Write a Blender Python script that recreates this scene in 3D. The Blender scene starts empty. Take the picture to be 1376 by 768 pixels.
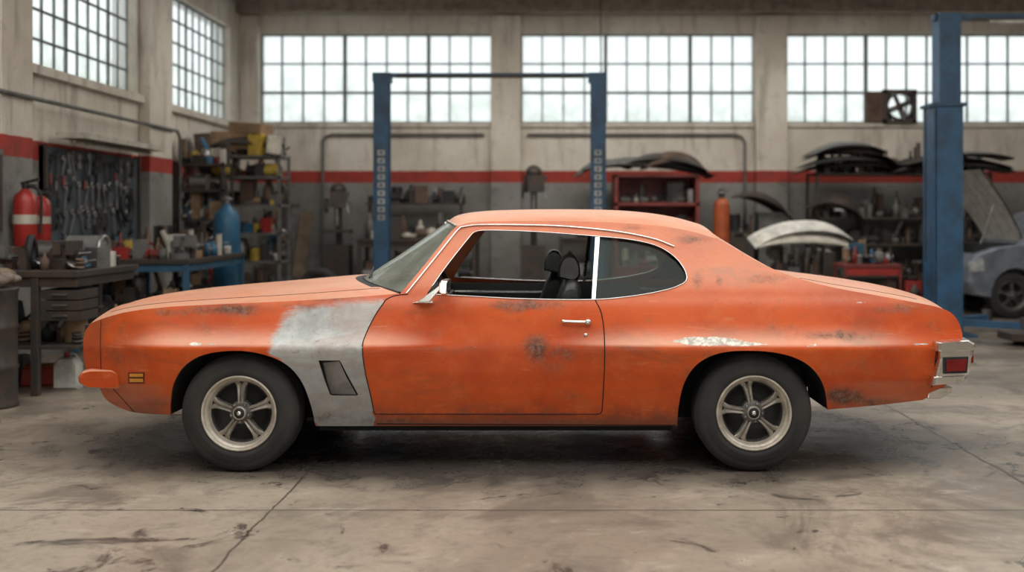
import bpy, math, random
import numpy as np
from mathutils import Vector, Matrix
from mathutils.geometry import delaunay_2d_cdt

scene = bpy.context.scene
try:
    scene.view_settings.view_transform = 'Standard'
    scene.view_settings.look = 'None'
except Exception:
    pass

# ------------------------------------------------------------------ survey
# Body lines of the car were measured on the photo and converted to metres
# with each point's true depth y (metres behind the near flank of the car).
CX, CD, CZ, FP = 0.217, 6.0, 1.44, 1440.0
YC = 0.975
def meas(u, v, y):
    d = y + CD
    return Vector((CX + (u-740.0)*d/FP, y, CZ + (290.0-v)*d/FP))

# ------------------------------------------------------------------ node helpers
class NT:
    def __init__(s, name):
        s.mat = bpy.data.materials.new(name); s.mat.use_nodes = True
        s.nt = s.mat.node_tree; s.nt.nodes.clear()
        s.out = s.nt.nodes.new('ShaderNodeOutputMaterial')
        s.geo = s.nt.nodes.new('ShaderNodeNewGeometry')
        s.pos = s.geo.outputs['Position']; s.nrm = s.geo.outputs['Normal']
    def lk(s, a, b):
        if isinstance(a, bpy.types.NodeSocket): s.nt.links.new(a, b)
        else:
            if isinstance(a, tuple) and len(a) == 3 and b.type == 'RGBA': a = (*a, 1)
            b.default_value = a
    def m(s, op, a, b=0.0, c=0.0, clamp=False):
        n = s.nt.nodes.new('ShaderNodeMath'); n.operation = op; n.use_clamp = clamp
        s.lk(a, n.inputs[0]); s.lk(b, n.inputs[1])
        if op in ('MULTIPLY_ADD', 'COMPARE', 'SMOOTH_MIN'): s.lk(c, n.inputs[2])
        return n.outputs[0]
    def noise(s, scale, detail=4, rough=0.55, vec=None, dist=0.0):
        n = s.nt.nodes.new('ShaderNodeTexNoise')
        s.lk(vec if vec is not None else s.pos, n.inputs['Vector'])
        n.inputs['Scale'].default_value = scale; n.inputs['Detail'].default_value = detail
        n.inputs['Roughness'].default_value = rough; n.inputs['Distortion'].default_value = dist
        return n.outputs['Fac']
    def scaled(s, sx, sy, sz):
        n = s.nt.nodes.new('ShaderNodeMapping'); s.lk(s.pos, n.inputs['Vector'])
        n.inputs['Scale'].default_value = (sx, sy, sz); return n.outputs[0]
    def step(s, v, a, b):
        n = s.nt.nodes.new('ShaderNodeMapRange'); n.interpolation_type = 'SMOOTHSTEP'
        s.lk(v, n.inputs['Value']); n.inputs['From Min'].default_value = a; n.inputs['From Max'].default_value = b
        return n.outputs['Result']
    def mix(s, f, a, b):
        n = s.nt.nodes.new('ShaderNodeMix'); n.data_type = 'RGBA'
        s.lk(f, n.inputs[0]); s.lk(a, n.inputs[6]); s.lk(b, n.inputs[7]); return n.outputs[2]
    def sep(s, v):
        n = s.nt.nodes.new('ShaderNodeSeparateXYZ'); s.lk(v, n.inputs[0]); return n.outputs
    def attr(s, name):
        n = s.nt.nodes.new('ShaderNodeAttribute'); n.attribute_name = name; return n.outputs['Fac']
    def principled(s, col, rough=0.5, metal=0.0, bump=None, bstr=0.2, bdist=0.01, spec=None):
        p = s.nt.nodes.new('ShaderNodeBsdfPrincipled')
        s.lk(col, p.inputs['Base Color']); s.lk(rough, p.inputs['Roughness']); s.lk(metal, p.inputs['Metallic'])
        if spec is not None and 'Specular IOR Level' in p.inputs: p.inputs['Specular IOR Level'].default_value = spec
        if bump is not None:
            b = s.nt.nodes.new('ShaderNodeBump'); b.inputs['Strength'].default_value = bstr
            b.inputs['Distance'].default_value = bdist
            s.lk(bump, b.inputs['Height']); s.nt.links.new(b.outputs[0], p.inputs['Normal'])
        s.nt.links.new(p.outputs[0], s.out.inputs['Surface'])
        return s.mat

def simple(name, c1, rough=0.6, metal=0.0, c2=None, scale=6.0, bstr=0.15):
    n = NT(name)
    if c2 is None: c2 = tuple(x*0.6 for x in c1)
    f = n.noise(scale, 6, 0.65)
    col = n.mix(n.step(f, 0.35, 0.68), c1, c2)
    r = n.m('MULTIPLY_ADD', f, 0.25, rough-0.12)
    return n.principled(col, r, metal, bump=n.noise(scale*8, 4), bstr=bstr, bdist=0.004)

# ------------------------------------------------------------------ materials
def make_paint():
    n = NT('weathered_orange_paint')
    a = n.noise(1.7, 6, 0.6); b = n.noise(9, 8, 0.7); c = n.noise(28, 6, 0.7); d_ = n.noise(60, 5, 0.7)
    st = n.noise(3.0, 8, 0.7, vec=n.scaled(0.7, 1, 2.6), dist=0.6)
    st2 = n.noise(2.1, 9, 0.74, vec=n.scaled(0.8, 1, 1.8), dist=0.9)
    scr = n.noise(7.0, 7, 0.7, vec=n.scaled(0.5, 1, 5.0), dist=0.3)
    z = n.sep(n.pos)[2]
    col = n.mix(n.step(a, 0.36, 0.64), (0.58, 0.088, 0.012), (0.44, 0.054, 0.008))
    col = n.mix(n.m('MULTIPLY', n.step(b, 0.46, 0.70), 0.4), col, (0.62, 0.145, 0.035))
    col = n.mix(n.m('MULTIPLY', n.step(st2, 0.50, 0.68), 0.60), col, (0.27, 0.070, 0.024))
    col = n.mix(n.m('MULTIPLY', n.step(scr, 0.60, 0.68), 0.32), col, (0.60, 0.25, 0.13))
    nz = n.sep(n.nrm)[2]
    fz = n.step(n.m('ABSOLUTE', nz), 0.30, 0.85)
    fz = n.m('MULTIPLY', fz, n.m('MULTIPLY_ADD', n.step(st, 0.3, 0.60), 0.28, 0.58))
    col = n.mix(fz, col, (0.62, 0.335, 0.215))
    scm = n.m('MULTIPLY', n.step(st, 0.575, 0.69), n.m('MULTIPLY_ADD', fz, 0.50, 0.14), clamp=True)
    col = n.mix(scm, col, (0.27, 0.19, 0.14))
    col = n.mix(n.m('MULTIPLY', n.step(c, 0.65, 0.70), 0.6), col, (0.15, 0.06, 0.03))
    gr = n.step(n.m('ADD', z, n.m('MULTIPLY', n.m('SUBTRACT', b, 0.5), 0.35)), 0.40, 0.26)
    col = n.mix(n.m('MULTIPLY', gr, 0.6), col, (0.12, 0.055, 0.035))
    pf = n.step(n.m('ADD', n.attr('primer'), n.m('MULTIPLY', n.m('SUBTRACT', st, 0.5), 1.5)), 0.30, 0.75)
    pc = n.mix(n.step(b, 0.35, 0.65), (0.50, 0.525, 0.50), (0.36, 0.38, 0.37))
    pc = n.mix(n.m('MULTIPLY', n.step(st2, 0.46, 0.60), 0.50), pc, (0.38, 0.25, 0.21))
    pc = n.mix(n.m('MULTIPLY', n.step(z, 0.72, 0.60), 0.55), pc, (0.24, 0.235, 0.225))
    pc = n.mix(n.m('MULTIPLY', n.step(c, 0.60, 0.68), 0.5), pc, (0.18, 0.15, 0.125))
    col = n.mix(pf, col, pc)
    wf = n.step(n.m('ADD', n.attr('bare'), n.m('MULTIPLY', n.m('SUBTRACT', b, 0.5), 1.5)), 0.46, 0.54)
    col = n.mix(wf, col, n.mix(n.step(c, 0.4, 0.6), (0.66, 0.64, 0.56), (0.36, 0.33, 0.28)))
    rs = n.m('ADD', n.attr('rust'), n.m('MULTIPLY', n.m('SUBTRACT', b, 0.5), 1.45))
    df = n.step(rs, 0.16, 1.0)
    df = n.m('MULTIPLY', df, n.m('MULTIPLY_ADD', n.step(d_, 0.36, 0.56), 0.35, 0.62))
    col = n.mix(df, col, n.mix(n.step(c, 0.4, 0.6), (0.075, 0.042, 0.028), (0.17, 0.12, 0.09)))
    r = n.m('MULTIPLY_ADD', b, 0.32, 0.24); r = n.m('ADD', r, n.m('MULTIPLY', n.m('MAXIMUM', pf, df), 0.22))
    return n.principled(col, r, 0.0, bump=c, bstr=0.06, bdist=0.003, spec=0.34)
M = {}
M['paint'] = make_paint()
M['chrome'] = simple('worn_chrome', (0.80, 0.79, 0.76), 0.24, 1.0, (0.66, 0.64, 0.60), 9, 0.03)
M['black'] = simple('black_trim', (0.012, 0.012, 0.013), 0.6)
M['seam'] = simple('panel_gap', (0.02, 0.010, 0.007), 0.9)
M['under'] = simple('underbody', (0.008, 0.0075, 0.007), 0.95)
M['vinyl'] = simple('black_vinyl', (0.016, 0.016, 0.018), 0.42, 0, (0.011, 0.011, 0.011), 20)
M['rubber'] = simple('tyre_rubber', (0.018, 0.018, 0.018), 0.78, 0, (0.036, 0.033, 0.030), 5)
M['rim'] = simple('ivory_rim', (0.55, 0.50, 0.42), 0.38, 0.35, (0.38, 0.33, 0.27), 14, 0.05)
M['spoke'] = simple('cast_spoke', (0.42, 0.39, 0.34), 0.36, 0.5, (0.27, 0.245, 0.21), 16, 0.05)
M['rimdark'] = simple('rim_recess', (0.014, 0.013, 0.012), 0.6, 0.1)
M['hub'] = simple('hub_grey', (0.13, 0.12, 0.11), 0.45, 0.4)
M['redlens'] = simple('red_lens', (0.20, 0.010, 0.010), 0.15)
M['amber'] = simple('amber_lens', (0.72, 0.34, 0.03), 0.3, 0, (0.6, 0.26, 0.03))
M['primerpanel'] = simple('primer_grey', (0.25, 0.235, 0.22), 0.7)
M['lampglass'] = simple('headlamp_glass', (0.6, 0.62, 0.62), 0.12, 0.3)
def make_glass(name, tint, refl, dust):
    n = NT(name)
    t = n.nt.nodes.new('ShaderNodeBsdfTransparent'); t.inputs[0].default_value = (*tint, 1)
    g = n.nt.nodes.new('ShaderNodeBsdfGlossy'); g.inputs['Roughness'].default_value = 0.04
    g.inputs['Color'].default_value = (0.85, 0.92, 0.9, 1)
    d = n.nt.nodes.new('ShaderNodeBsdfDiffuse'); d.inputs[0].default_value = (0.40, 0.42, 0.36, 1)
    mx = n.nt.nodes.new('ShaderNodeMixShader'); mx2 = n.nt.nodes.new('ShaderNodeMixShader')
    lw = n.nt.nodes.new('ShaderNodeLayerWeight'); lw.inputs['Blend'].default_value = 0.5
    fc = n.m('POWER', lw.outputs['Facing'], 4.0)
    n.nt.links.new(n.m('MULTIPLY_ADD', fc, 0.6, refl, clamp=True), mx.inputs[0])
    n.nt.links.new(t.outputs[0], mx.inputs[1]); n.nt.links.new(g.outputs[0], mx.inputs[2])
    n.lk(n.m('MULTIPLY', n.noise(5, 5), dust), mx2.inputs[0])
    n.nt.links.new(mx.outputs[0], mx2.inputs[1]); n.nt.links.new(d.outputs[0], mx2.inputs[2])
    n.nt.links.new(mx2.outputs[0], n.out.inputs['Surface'])
    return n.mat
M['glass'] = make_glass('window_glass', (0.62, 0.68, 0.62), 0.016, 0.05)
M['wglass'] = make_glass('windshield_glass', (0.72, 0.80, 0.72), 0.11, 0.65)

def make_wall():
    n = NT('painted_plaster')
    z = n.sep(n.pos)[2]
    zz = n.m('ADD', z, n.m('MULTIPLY', n.m('SUBTRACT', n.noise(14, 3), 0.5), 0.02))
    a = n.noise(0.9, 8, 0.65); b = n.noise(5, 8, 0.7)
    dr = n.noise(2.5, 6, 0.6, vec=n.scaled(2.2, 2.2, 0.35))
    cream = n.mix(n.step(a, 0.35, 0.65), (0.67, 0.62, 0.54), (0.53, 0.475, 0.40))
    cream = n.mix(n.m('MULTIPLY', n.step(dr, 0.50, 0.70), 0.6), cream, (0.26, 0.22, 0.175))
    cream = n.mix(n.m('MULTIPLY', n.step(b, 0.55, 0.7), 0.5), cream, (0.28, 0.235, 0.19))
    grey = n.mix(n.step(a, 0.35, 0.65), (0.25, 0.245, 0.228), (0.17, 0.165, 0.15))
    grey = n.mix(n.m('MULTIPLY', n.step(b, 0.53, 0.68), 0.6), grey, (0.08, 0.072, 0.065))
    red = n.mix(n.step(b, 0.4, 0.7), (0.34, 0.038, 0.024), (0.20, 0.033, 0.024))
    col = n.mix(n.step(zz, 1.995, 2.0), grey, red)
    col = n.mix(n.step(zz, 2.195, 2.2), col, cream)
    return n.principled(col, 0.85, 0, bump=b, bstr=0.3, bdist=0.01)
M['wall'] = make_wall()
def make_floor():
    n = NT('stained_shaded_concrete')
    X, Y, Z = n.sep(n.pos)
    a = n.noise(0.55, 8, 0.62, dist=0.3); b = n.noise(3.2, 9, 0.72, dist=0.5); c = n.noise(22, 8, 0.75)
    e = n.noise(1.1, 9, 0.7, dist=0.8)
    col = n.mix(n.step(a, 0.40, 0.60), (0.355, 0.295, 0.230), (0.245, 0.20, 0.153))
    col = n.mix(n.m('MULTIPLY', n.step(e, 0.48, 0.62), 0.75), col, (0.13, 0.105, 0.082))
    col = n.mix(n.m('MULTIPLY', n.step(b, 0.50, 0.66), 0.6), col, (0.135, 0.11, 0.085))
    col = n.mix(n.m('MULTIPLY', n.step(b, 0.44, 0.30), 0.6), col, (0.46, 0.40, 0.325))
    col = n.mix(n.m('MULTIPLY', n.step(c, 0.52, 0.68), 0.6), col, (0.15, 0.122, 0.095))
    s = n.noise(1.9, 8, 0.75, dist=1.2)
    col = n.mix(n.m('MULTIPLY', n.step(s, 0.585, 0.65), 0.82), col, (0.045, 0.039, 0.034))
    sp = n.noise(7.5, 4, 0.6)
    col = n.mix(n.m('MULTIPLY', n.step(sp, 0.685, 0.715), 0.85), col, (0.03, 0.026, 0.023))
    ws = n.noise(2.7, 8, 0.8, vec=n.scaled(0.5, 1.4, 1), dist=0.6)
    col = n.mix(n.m('MULTIPLY', n.step(ws, 0.58, 0.70), 0.6), col, (0.56, 0.51, 0.44))
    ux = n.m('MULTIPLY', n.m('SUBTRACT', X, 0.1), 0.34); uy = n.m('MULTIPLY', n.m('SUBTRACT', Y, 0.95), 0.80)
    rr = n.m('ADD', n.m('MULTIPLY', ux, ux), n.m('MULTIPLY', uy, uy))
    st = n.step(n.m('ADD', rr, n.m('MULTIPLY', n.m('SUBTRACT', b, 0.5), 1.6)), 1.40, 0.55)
    col = n.mix(n.m('MULTIPLY', st, 0.85), col, (0.040, 0.036, 0.033))  # car's contact shadow, painted into the floor colour with a ragged edge
    wz = n.m('MULTIPLY', n.step(Y, 1.5, 5.0), n.step(e, 0.36, 0.56))
    col = n.mix(n.m('MULTIPLY', wz, 0.65), col, (0.09, 0.075, 0.06))
    wob = n.m('MULTIPLY', n.m('SUBTRACT', n.noise(2.3, 8, 0.75), 0.5), 0.09)
    lines = None
    for ax, p, w in ((X, -1.15, 0.005), (X, 2.77, 0.009), (X, -5.1, 0.008), (X, 6.7, 0.008), (Y, -0.75, 0.006), (Y, 3.2, 0.010), (Y, 7.1, 0.009), (Y, -4.7, 0.006)):
        v = n.m('ABSOLUTE', n.m('SUBTRACT', n.m('ADD', ax, wob) if ax is X else ax, p))
        l = n.step(v, w*1.8, w*0.5)
        lines = l if lines is None else n.m('MAXIMUM', lines, l)
    col = n.mix(n.m('MULTIPLY', lines, 0.85), col, (0.04, 0.034, 0.028))
    r = n.m('MULTIPLY_ADD', b, 0.75, 0.03); r = n.m('MULTIPLY_ADD', st, -0.12, r)
    r = n.m('MULTIPLY_ADD', n.step(s, 0.55, 0.66), -0.12, r); r = n.m('MAXIMUM', r, 0.10)
    h = n.m('SUBTRACT', n.m('ADD', c, n.m('MULTIPLY', b, 0.5)), lines)
    return n.principled(col, r, 0, bump=h, bstr=0.22, bdist=0.01)
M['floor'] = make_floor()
def make_pane():
    n = NT('dusty_window_pane')
    a = n.noise(0.8, 5, 0.6); b = n.noise(3.5, 6, 0.7)
    z = n.sep(n.pos)[2]
    lowf = n.step(n.m('ADD', z, n.m('MULTIPLY', a, 1.6)), 5.0, 3.9)
    col = n.mix(n.m('MULTIPLY', n.m('MULTIPLY', n.step(b, 0.40, 0.62), lowf), 0.8), (0.375, 0.415, 0.43), (0.27, 0.315, 0.295))
    t = n.nt.nodes.new('ShaderNodeBsdfTranslucent'); n.lk(col, t.inputs[0])
    tr = n.nt.nodes.new('ShaderNodeBsdfTransparent'); n.lk(col, tr.inputs[0])
    mx = n.nt.nodes.new('ShaderNodeMixShader'); mx.inputs[0].default_value = 0.6
    n.nt.links.new(t.outputs[0], mx.inputs[1]); n.nt.links.new(tr.outputs[0], mx.inputs[2])
    n.nt.links.new(mx.outputs[0], n.out.inputs['Surface']); return n.mat
M['pane'] = make_pane()
M['mullion'] = simple('steel_mullion', (0.20, 0.21, 0.21), 0.7)
M['beam'] = simple('dark_beam', (0.30, 0.25, 0.20), 0.8)
M['ceil'] = simple('ceiling_concrete', (0.4, 0.38, 0.34), 0.9)
M['blue'] = simple('blue_lift_paint', (0.030, 0.105, 0.205), 0.45, 0, (0.025, 0.06, 0.11), 4)
M['bluebench'] = simple('blue_bench_paint', (0.03, 0.10, 0.17), 0.5)
M['white'] = simple('off_white', (0.6, 0.58, 0.52), 0.5)
M['cream'] = simple('cream_metal', (0.50, 0.46, 0.38), 0.5)
M['dsteel'] = simple('dark_steel', (0.045, 0.043, 0.042), 0.5, 0.4, (0.08, 0.055, 0.04), 8)
M['steel'] = simple('bare_steel', (0.30, 0.29, 0.28), 0.4, 0.8)
M['board'] = simple('tool_board', (0.055, 0.07, 0.082), 0.7)
M['red'] = simple('red_paint', (0.36, 0.025, 0.018), 0.4)
M['darkred'] = simple('faded_red', (0.20, 0.030, 0.022), 0.5)
M['orange'] = simple('orange_bottle', (0.42, 0.085, 0.022), 0.5)
M['yellow'] = simple('yellow_plastic', (0.5, 0.34, 0.05), 0.5)
M['cyan'] = simple('blue_plastic', (0.025, 0.13, 0.24), 0.45)
M['card'] = simple('cardboard', (0.28, 0.18, 0.10), 0.85)
M['wood'] = simple('old_wood', (0.18, 0.125, 0.08), 0.8)
M['brown'] = simple('rusty_brown', (0.11, 0.065, 0.045), 0.8)
M['grey'] = simple('mid_grey', (0.13, 0.128, 0.12), 0.6)
M['cloth'] = simple('rag_cloth', (0.2, 0.16, 0.13), 0.95)
M['carsilver'] = simple('dusty_silver_paint', (0.20, 0.23, 0.27), 0.35, 0.2)
M['plastic'] = simple('milky_plastic', (0.55, 0.54, 0.49), 0.4)
M['ledwhite'] = simple('letter_white', (0.5, 0.5, 0.46), 0.6)

# ------------------------------------------------------------------ mesh builder
class MB:
    def __init__(s): s.v = []; s.f = []; s.mi = []; s.mats = []; s.sm = []
    def mid(s, k):
        if k not in s.mats: s.mats.append(k)
        return s.mats.index(k)
    def add(s, vs, fs, k, smooth=False):
        o = len(s.v); s.v += [tuple(p) for p in vs]; i = s.mid(k)
        for f in fs: s.f.append(tuple(o+a for a in f)); s.mi.append(i); s.sm.append(smooth)
    def box(s, c, d, k, rot=(0, 0, 0), taper=1.0):
        R = Matrix.Rotation(rot[2], 3, 'Z') @ Matrix.Rotation(rot[1], 3, 'Y') @ Matrix.Rotation(rot[0], 3, 'X')
        vs = []
        for z in (-1, 1):
            t = taper if z > 0 else 1
            for x, y in ((-1, -1), (1, -1), (1, 1), (-1, 1)):
                vs.append(Vector(c) + R @ Vector((x*d[0]/2*t, y*d[1]/2*t, z*d[2]/2)))
        s.add(vs, [(3, 2, 1, 0), (4, 5, 6, 7), (0, 1, 5, 4), (1, 2, 6, 5), (2, 3, 7, 6), (3, 0, 4, 7)], k)
    def bx(s, x0, x1, y0, y1, z0, z1, k):
        s.box(((x0+x1)/2, (y0+y1)/2, (z0+z1)/2), (x1-x0, y1-y0, z1-z0), k)
    def lathe(s, c, axis, prof, k, seg=24, closed=False):
        ax = Vector(axis).normalized(); t = ax.orthogonal().normalized(); b = ax.cross(t)
        vs = []; n = len(prof)
        for i in range(seg):
            a = 2*math.pi*i/seg; r_ = t*math.cos(a)+b*math.sin(a)
            for r, h in prof: vs.append(Vector(c)+r_*r+ax*h)
        fs = []
        for i in range(seg):
            j = (i+1) % seg
            for q in range(n-1): fs.append((i*n+q, j*n+q, j*n+q+1, i*n+q+1))
        s.add(vs, fs, k, True)
    def cyl(s, p0, p1, r0, k, r1=None, seg=16):
        r1 = r0 if r1 is None else r1
        p0 = Vector(p0); p1 = Vector(p1); L = (p1-p0).length
        s.lathe(p0, p1-p0, [(0, 0), (r0, 0), (r0, 0.0001), (r1, L-0.0001), (r1, L), (0, L)], k, seg)
    def torus(s, c, axis, R, r, k, seg=28, ring=8):
        s.lathe(c, axis, [(R+r*math.cos(2*math.pi*i/ring), r*math.sin(2*math.pi*i/ring)) for i in range(ring+1)], k, seg)
    def ball(s, c, rad, k, seg=14):
        if not hasattr(rad, '__len__'): rad = (rad,)*3
        vs = []; fs = []; rg = seg//2
        for i in range(rg+1):
            a = math.pi*i/rg
            for j in range(seg):
                b = 2*math.pi*j/seg
                vs.append((c[0]+rad[0]*math.sin(a)*math.cos(b), c[1]+rad[1]*math.sin(a)*math.sin(b), c[2]+rad[2]*math.cos(a)))
        for i in range(rg):
            for j in range(seg): fs.append((i*seg+j, (i+1)*seg+j, (i+1)*seg+(j+1) % seg, i*seg+(j+1) % seg))
        s.add(vs, fs, k, True)
    def prism(s, pts, y0, y1, k):   # pts in (x,z)
        n = len(pts)
        vs = [(x, y0, z) for x, z in pts]+[(x, y1, z) for x, z in pts]
        fs = [tuple(range(n)), tuple(range(2*n-1, n-1, -1))]+[(i, i+n, (i+1) % n+n, (i+1) % n) for i in range(n)]
        s.add(vs, fs, k)
    def sweep(s, pts, st, k, smooth=False):  # st list of (y,dx,dz,scale)
        n = len(pts); cx = sum(p[0] for p in pts)/n; cz = sum(p[1] for p in pts)/n; vs = []
        for y, dx, dz, sc in st:
            for x, z in pts: vs.append((cx+(x-cx)*sc+dx, y, cz+(z-cz)*sc+dz))
        fs = [tuple(range(n)), tuple(range(len(vs)-1, len(vs)-n-1, -1))]
        s.add(vs, fs, k)
        fs = []
        for q in range(len(st)-1):
            for i in range(n): fs.append((q*n+i, (q+1)*n+i, (q+1)*n+(i+1) % n, q*n+(i+1) % n))
        s.add(vs, fs, k, smooth)
    def grid(s, rows, k, smooth=True):
        n = len(rows[0]); vs = [p for r in rows for p in r]
        s.add(vs, [(i*n+j, (i+1)*n+j, (i+1)*n+j+1, i*n+j+1) for i in range(len(rows)-1) for j in range(n-1)], k, smooth)
    def panel(s, c, L, W, H, k, rot=(0, 0, 0), curl=0.5, th=0.02):
        R = Matrix.Rotation(rot[2], 3, 'Z') @ Matrix.Rotation(rot[1], 3, 'Y') @ Matrix.Rotation(rot[0], 3, 'X')
        for off in (0, -th):
            rows = []
            for i in range(13):
                a = i/12*2-1; r = []
                for j in range(9):
                    b = j/8*2-1
                    z = H*(1-abs(a)**2.5)*(1-curl*abs(b)**2)
                    r.append(Vector(c)+R @ Vector((a*L/2, b*W/2*(1-0.15*a), z+off)))
                rows.append(r)
            s.grid(rows, k)
    def obj(s, name, parent=None, bevel=0.0, solid=0.0, sub=0):
        me = bpy.data.meshes.new(name); me.from_pydata(s.v, [], s.f)
        for k in s.mats: me.materials.append(M[k])
        me.polygons.foreach_set('material_index', s.mi)
        me.polygons.foreach_set('use_smooth', s.sm); me.update()
        o = bpy.data.objects.new(name, me); scene.collection.objects.link(o)
        if bevel:
            md = o.modifiers.new('Bevel', 'BEVEL'); md.width = bevel; md.segments = 2
            md.limit_method = 'ANGLE'; md.angle_limit = math.radians(40)
        if parent: setpar(o, parent)
        return o
def setpar(o, e):
    o.parent = e; o.matrix_parent_inverse = Matrix.Translation(e.location).inverted()
def empty(name, loc=(0, 0, 0)):
    e = bpy.data.objects.new(name, None); e.empty_display_size = 0.2; e.location = loc
    scene.collection.objects.link(e); return e
def tube(name, pts, r, k, parent=None, cyclic=False, smooth=False):
    cu = bpy.data.curves.new(name, 'CURVE'); cu.dimensions = '3D'; cu.bevel_depth = r; cu.bevel_resolution = 3
    cu.use_fill_caps = True
    sp = cu.splines.new('POLY'); sp.points.add(len(pts)-1)
    for p, q in zip(sp.points, pts): p.co = (*q, 1)
    sp.use_cyclic_u = cyclic; sp.use_smooth = True
    cu.materials.append(M[k])
    o = bpy.data.objects.new(name, cu); scene.collection.objects.link(o)
    if parent: setpar(o, parent)
    return o

def cr(pts, n=8):   # catmull-rom through points
    P = [np.array(p, float) for p in pts]
    P = [2*P[0]-P[1]]+P+[2*P[-1]-P[-2]]; out = []
    for i in range(1, len(P)-2):
        a, b, c, d = P[i-1:i+3]
        L = np.linalg.norm(c-b); t0 = (c-a); t1 = (d-b)
        t0 = t0/(np.linalg.norm(t0)+1e-9)*L; t1 = t1/(np.linalg.norm(t1)+1e-9)*L
        for k in range(n):
            t = k/n; h = (2*t**3-3*t**2+1, t**3-2*t**2+t, -2*t**3+3*t**2, t**3-t**2)
            out.append(h[0]*b+h[1]*t0+h[2]*c+h[3]*t1)
    out.append(P[-2]); return np.array(out)
def resample(pts, n):
    P = np.array(pts, float); d = np.r_[0, np.cumsum(np.linalg.norm(np.diff(P, axis=0), axis=1))]
    t = np.linspace(0, d[-1], n)
    return np.stack([np.interp(t, d, P[:, i]) for i in range(P.shape[1])], 1)
def dens(pts, step=6.0):
    P = np.array(pts, float); L = np.linalg.norm(np.diff(P, axis=0), axis=1).sum()
    return resample(P, max(2, int(L/step)+1))

# ------------------------------------------------------------------ THE CAR
car = empty('coupe_car', (0.05, YC, 0.0))
_v = np.linspace(250, 640, 1600)
_p = np.interp(_v, [250, 398, 410, 428, 448, 464, 472, 500, 530, 550, 560, 575, 640],
               [0.088, 0.088, 0.076, 0.060, 0.046, 0.034, 0.033, 0.042, 0.065, 0.088, 0.102, 0.13, 0.2])
ker = np.exp(-0.5*(np.arange(-24, 25)/8.0)**2); ker /= ker.sum()
_p = np.convolve(np.pad(_p, 24, mode='edge'), ker, 'valid')
def sst(x, a, b):
    t = np.clip((x-a)/(b-a), 0, 1); return t*t*(3-2*t)
def side(u, v):
    u = np.asarray(u, float); v = np.asarray(v, float)
    y = np.interp(v, _v, _p)
    A = (0.25+0.75*sst(u, 125, 235))*(1-sst(u, 480, 640))+sst(u, 670, 900)*(1-0.75*sst(u, 1110, 1285))
    cl = 466.0
    dv = v-cl
    soft = 0.5*(np.sqrt(dv*dv+2)+dv)
    up = 0.5*(np.sqrt(dv*dv+2)-dv)
    g = np.exp(-up/18.0)*(1-0.68*np.clip(soft/110, 0, 1))
    y = y-0.090*A*g
    s = 9.0
    x = (398-v)/s
    sp = np.where(x > 30, x, np.log1p(np.exp(np.clip(x, -40, 30))))*s
    y = y+0.0031*sp
    y = y+0.14*np.clip((215-u)/102, 0, 2)**2.2+0.08*np.clip((u-1170)/120, 0, 2)**2
    y = y+0.10*np.clip((v-515)/40, 0, 1.5)*np.clip((240-u)/60, 0, 1)
    y = y+0.06*np.clip((v-510)/40, 0, 1.5)*np.clip((u-1100)/80, 0, 1)
    return y
def S(u, v, off=0.0):
    return meas(u, v, float(side(u, v))+off)
def mir(p): return Vector((p[0], 2*YC-p[1], p[2]))

T = cr([(122, 434), (140, 427), (170, 419), (215, 413), (260, 410), (350, 406), (430, 402), (500, 397), (538, 394)], 10)
TA = cr([(538, 394), (575, 350), (605, 312), (613, 304)], 8)
TR = cr([(613, 304), (632, 299), (680, 297), (760, 297), (830, 299), (890, 304), (930, 311), (965, 321), ], 10)
TS = cr([(965, 321), (985, 332), (1010, 347), (1045, 364), (1062, 370)], 8)
TD = cr([(1062, 370), (1080, 376), (1120, 386), (1180, 397), (1240, 408), (1262, 413), (1278, 420), (1288, 432), (1293, 447)], 8)
RE = cr([(1293, 447), (1293, 470), (1284, 500), (1268, 520), (1240, 537)], 6)
RB = cr([(1240, 537), (1180, 544), (1112, 550)], 6)
AR = cr([(1112, 550), (1109, 525), (1099, 503), (1080, 486), (1050, 475), (1010, 471), (968, 474), (938, 488), (920, 513), (912, 545), (910, 572)], 8)
RK = np.array([(910, 572), (424, 572)])
AF = cr([(424, 572), (418, 545), (405, 512), (384, 489), (350, 475), (312, 471), (272, 477), (247, 492), (233, 515), (229, 540), (229, 557)], 8)
FB = cr([(229, 557), (182, 554), (160, 547), (142, 536), (134, 521)], 6)
FE = cr([(134, 521), (122, 505), (114, 490), (112, 468), (114, 446), (122, 434)], 6)
outline = np.concatenate([dens(c)[:-1] for c in (T, TA, TR, TS, TD, RE, RB, AR, RK, AF, FB, FE)])
WN = np.concatenate([cr([(574, 394), (600, 357), (630, 319)], 6), cr([(637, 311), (650, 309), (720, 311), (800, 317), (850, 322), (885, 331), (908, 346), (920, 362), (924, 374)], 6)[0:],
                     cr([(921, 379), (903, 387), (860, 396), (800, 402), (700, 401), (620, 397), (580, 395)], 6)])
WNd = dens(np.vstack([WN, WN[:1]]))[:-1]
VENT = np.array([(428, 484), (457, 484), (467, 504), (482, 531), (444, 531), (436, 510)])
VENTd = dens(np.vstack([VENT, VENT[:1]]), 4)[:-1]
SEAMF = cr([(519, 402), (505, 422), (492, 448), (487, 465), (491, 500), (499, 535), (503, 556)], 8)
SEAMFd = dens(SEAMF)
def inside(poly, P):
    x, y = P[:, 0], P[:, 1]; r = np.zeros(len(P), bool); n = len(poly)
    for i in range(n):
        x0, y0 = poly[i]; x1, y1 = poly[(i+1) % n]
        c = ((y0 > y) != (y1 > y))
        if c.any():
            xi = (x1-x0)*(y-y0)/((y1-y0) if y1 != y0 else 1e-9)+x0
            r ^= c & (x < xi)
    return r
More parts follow.
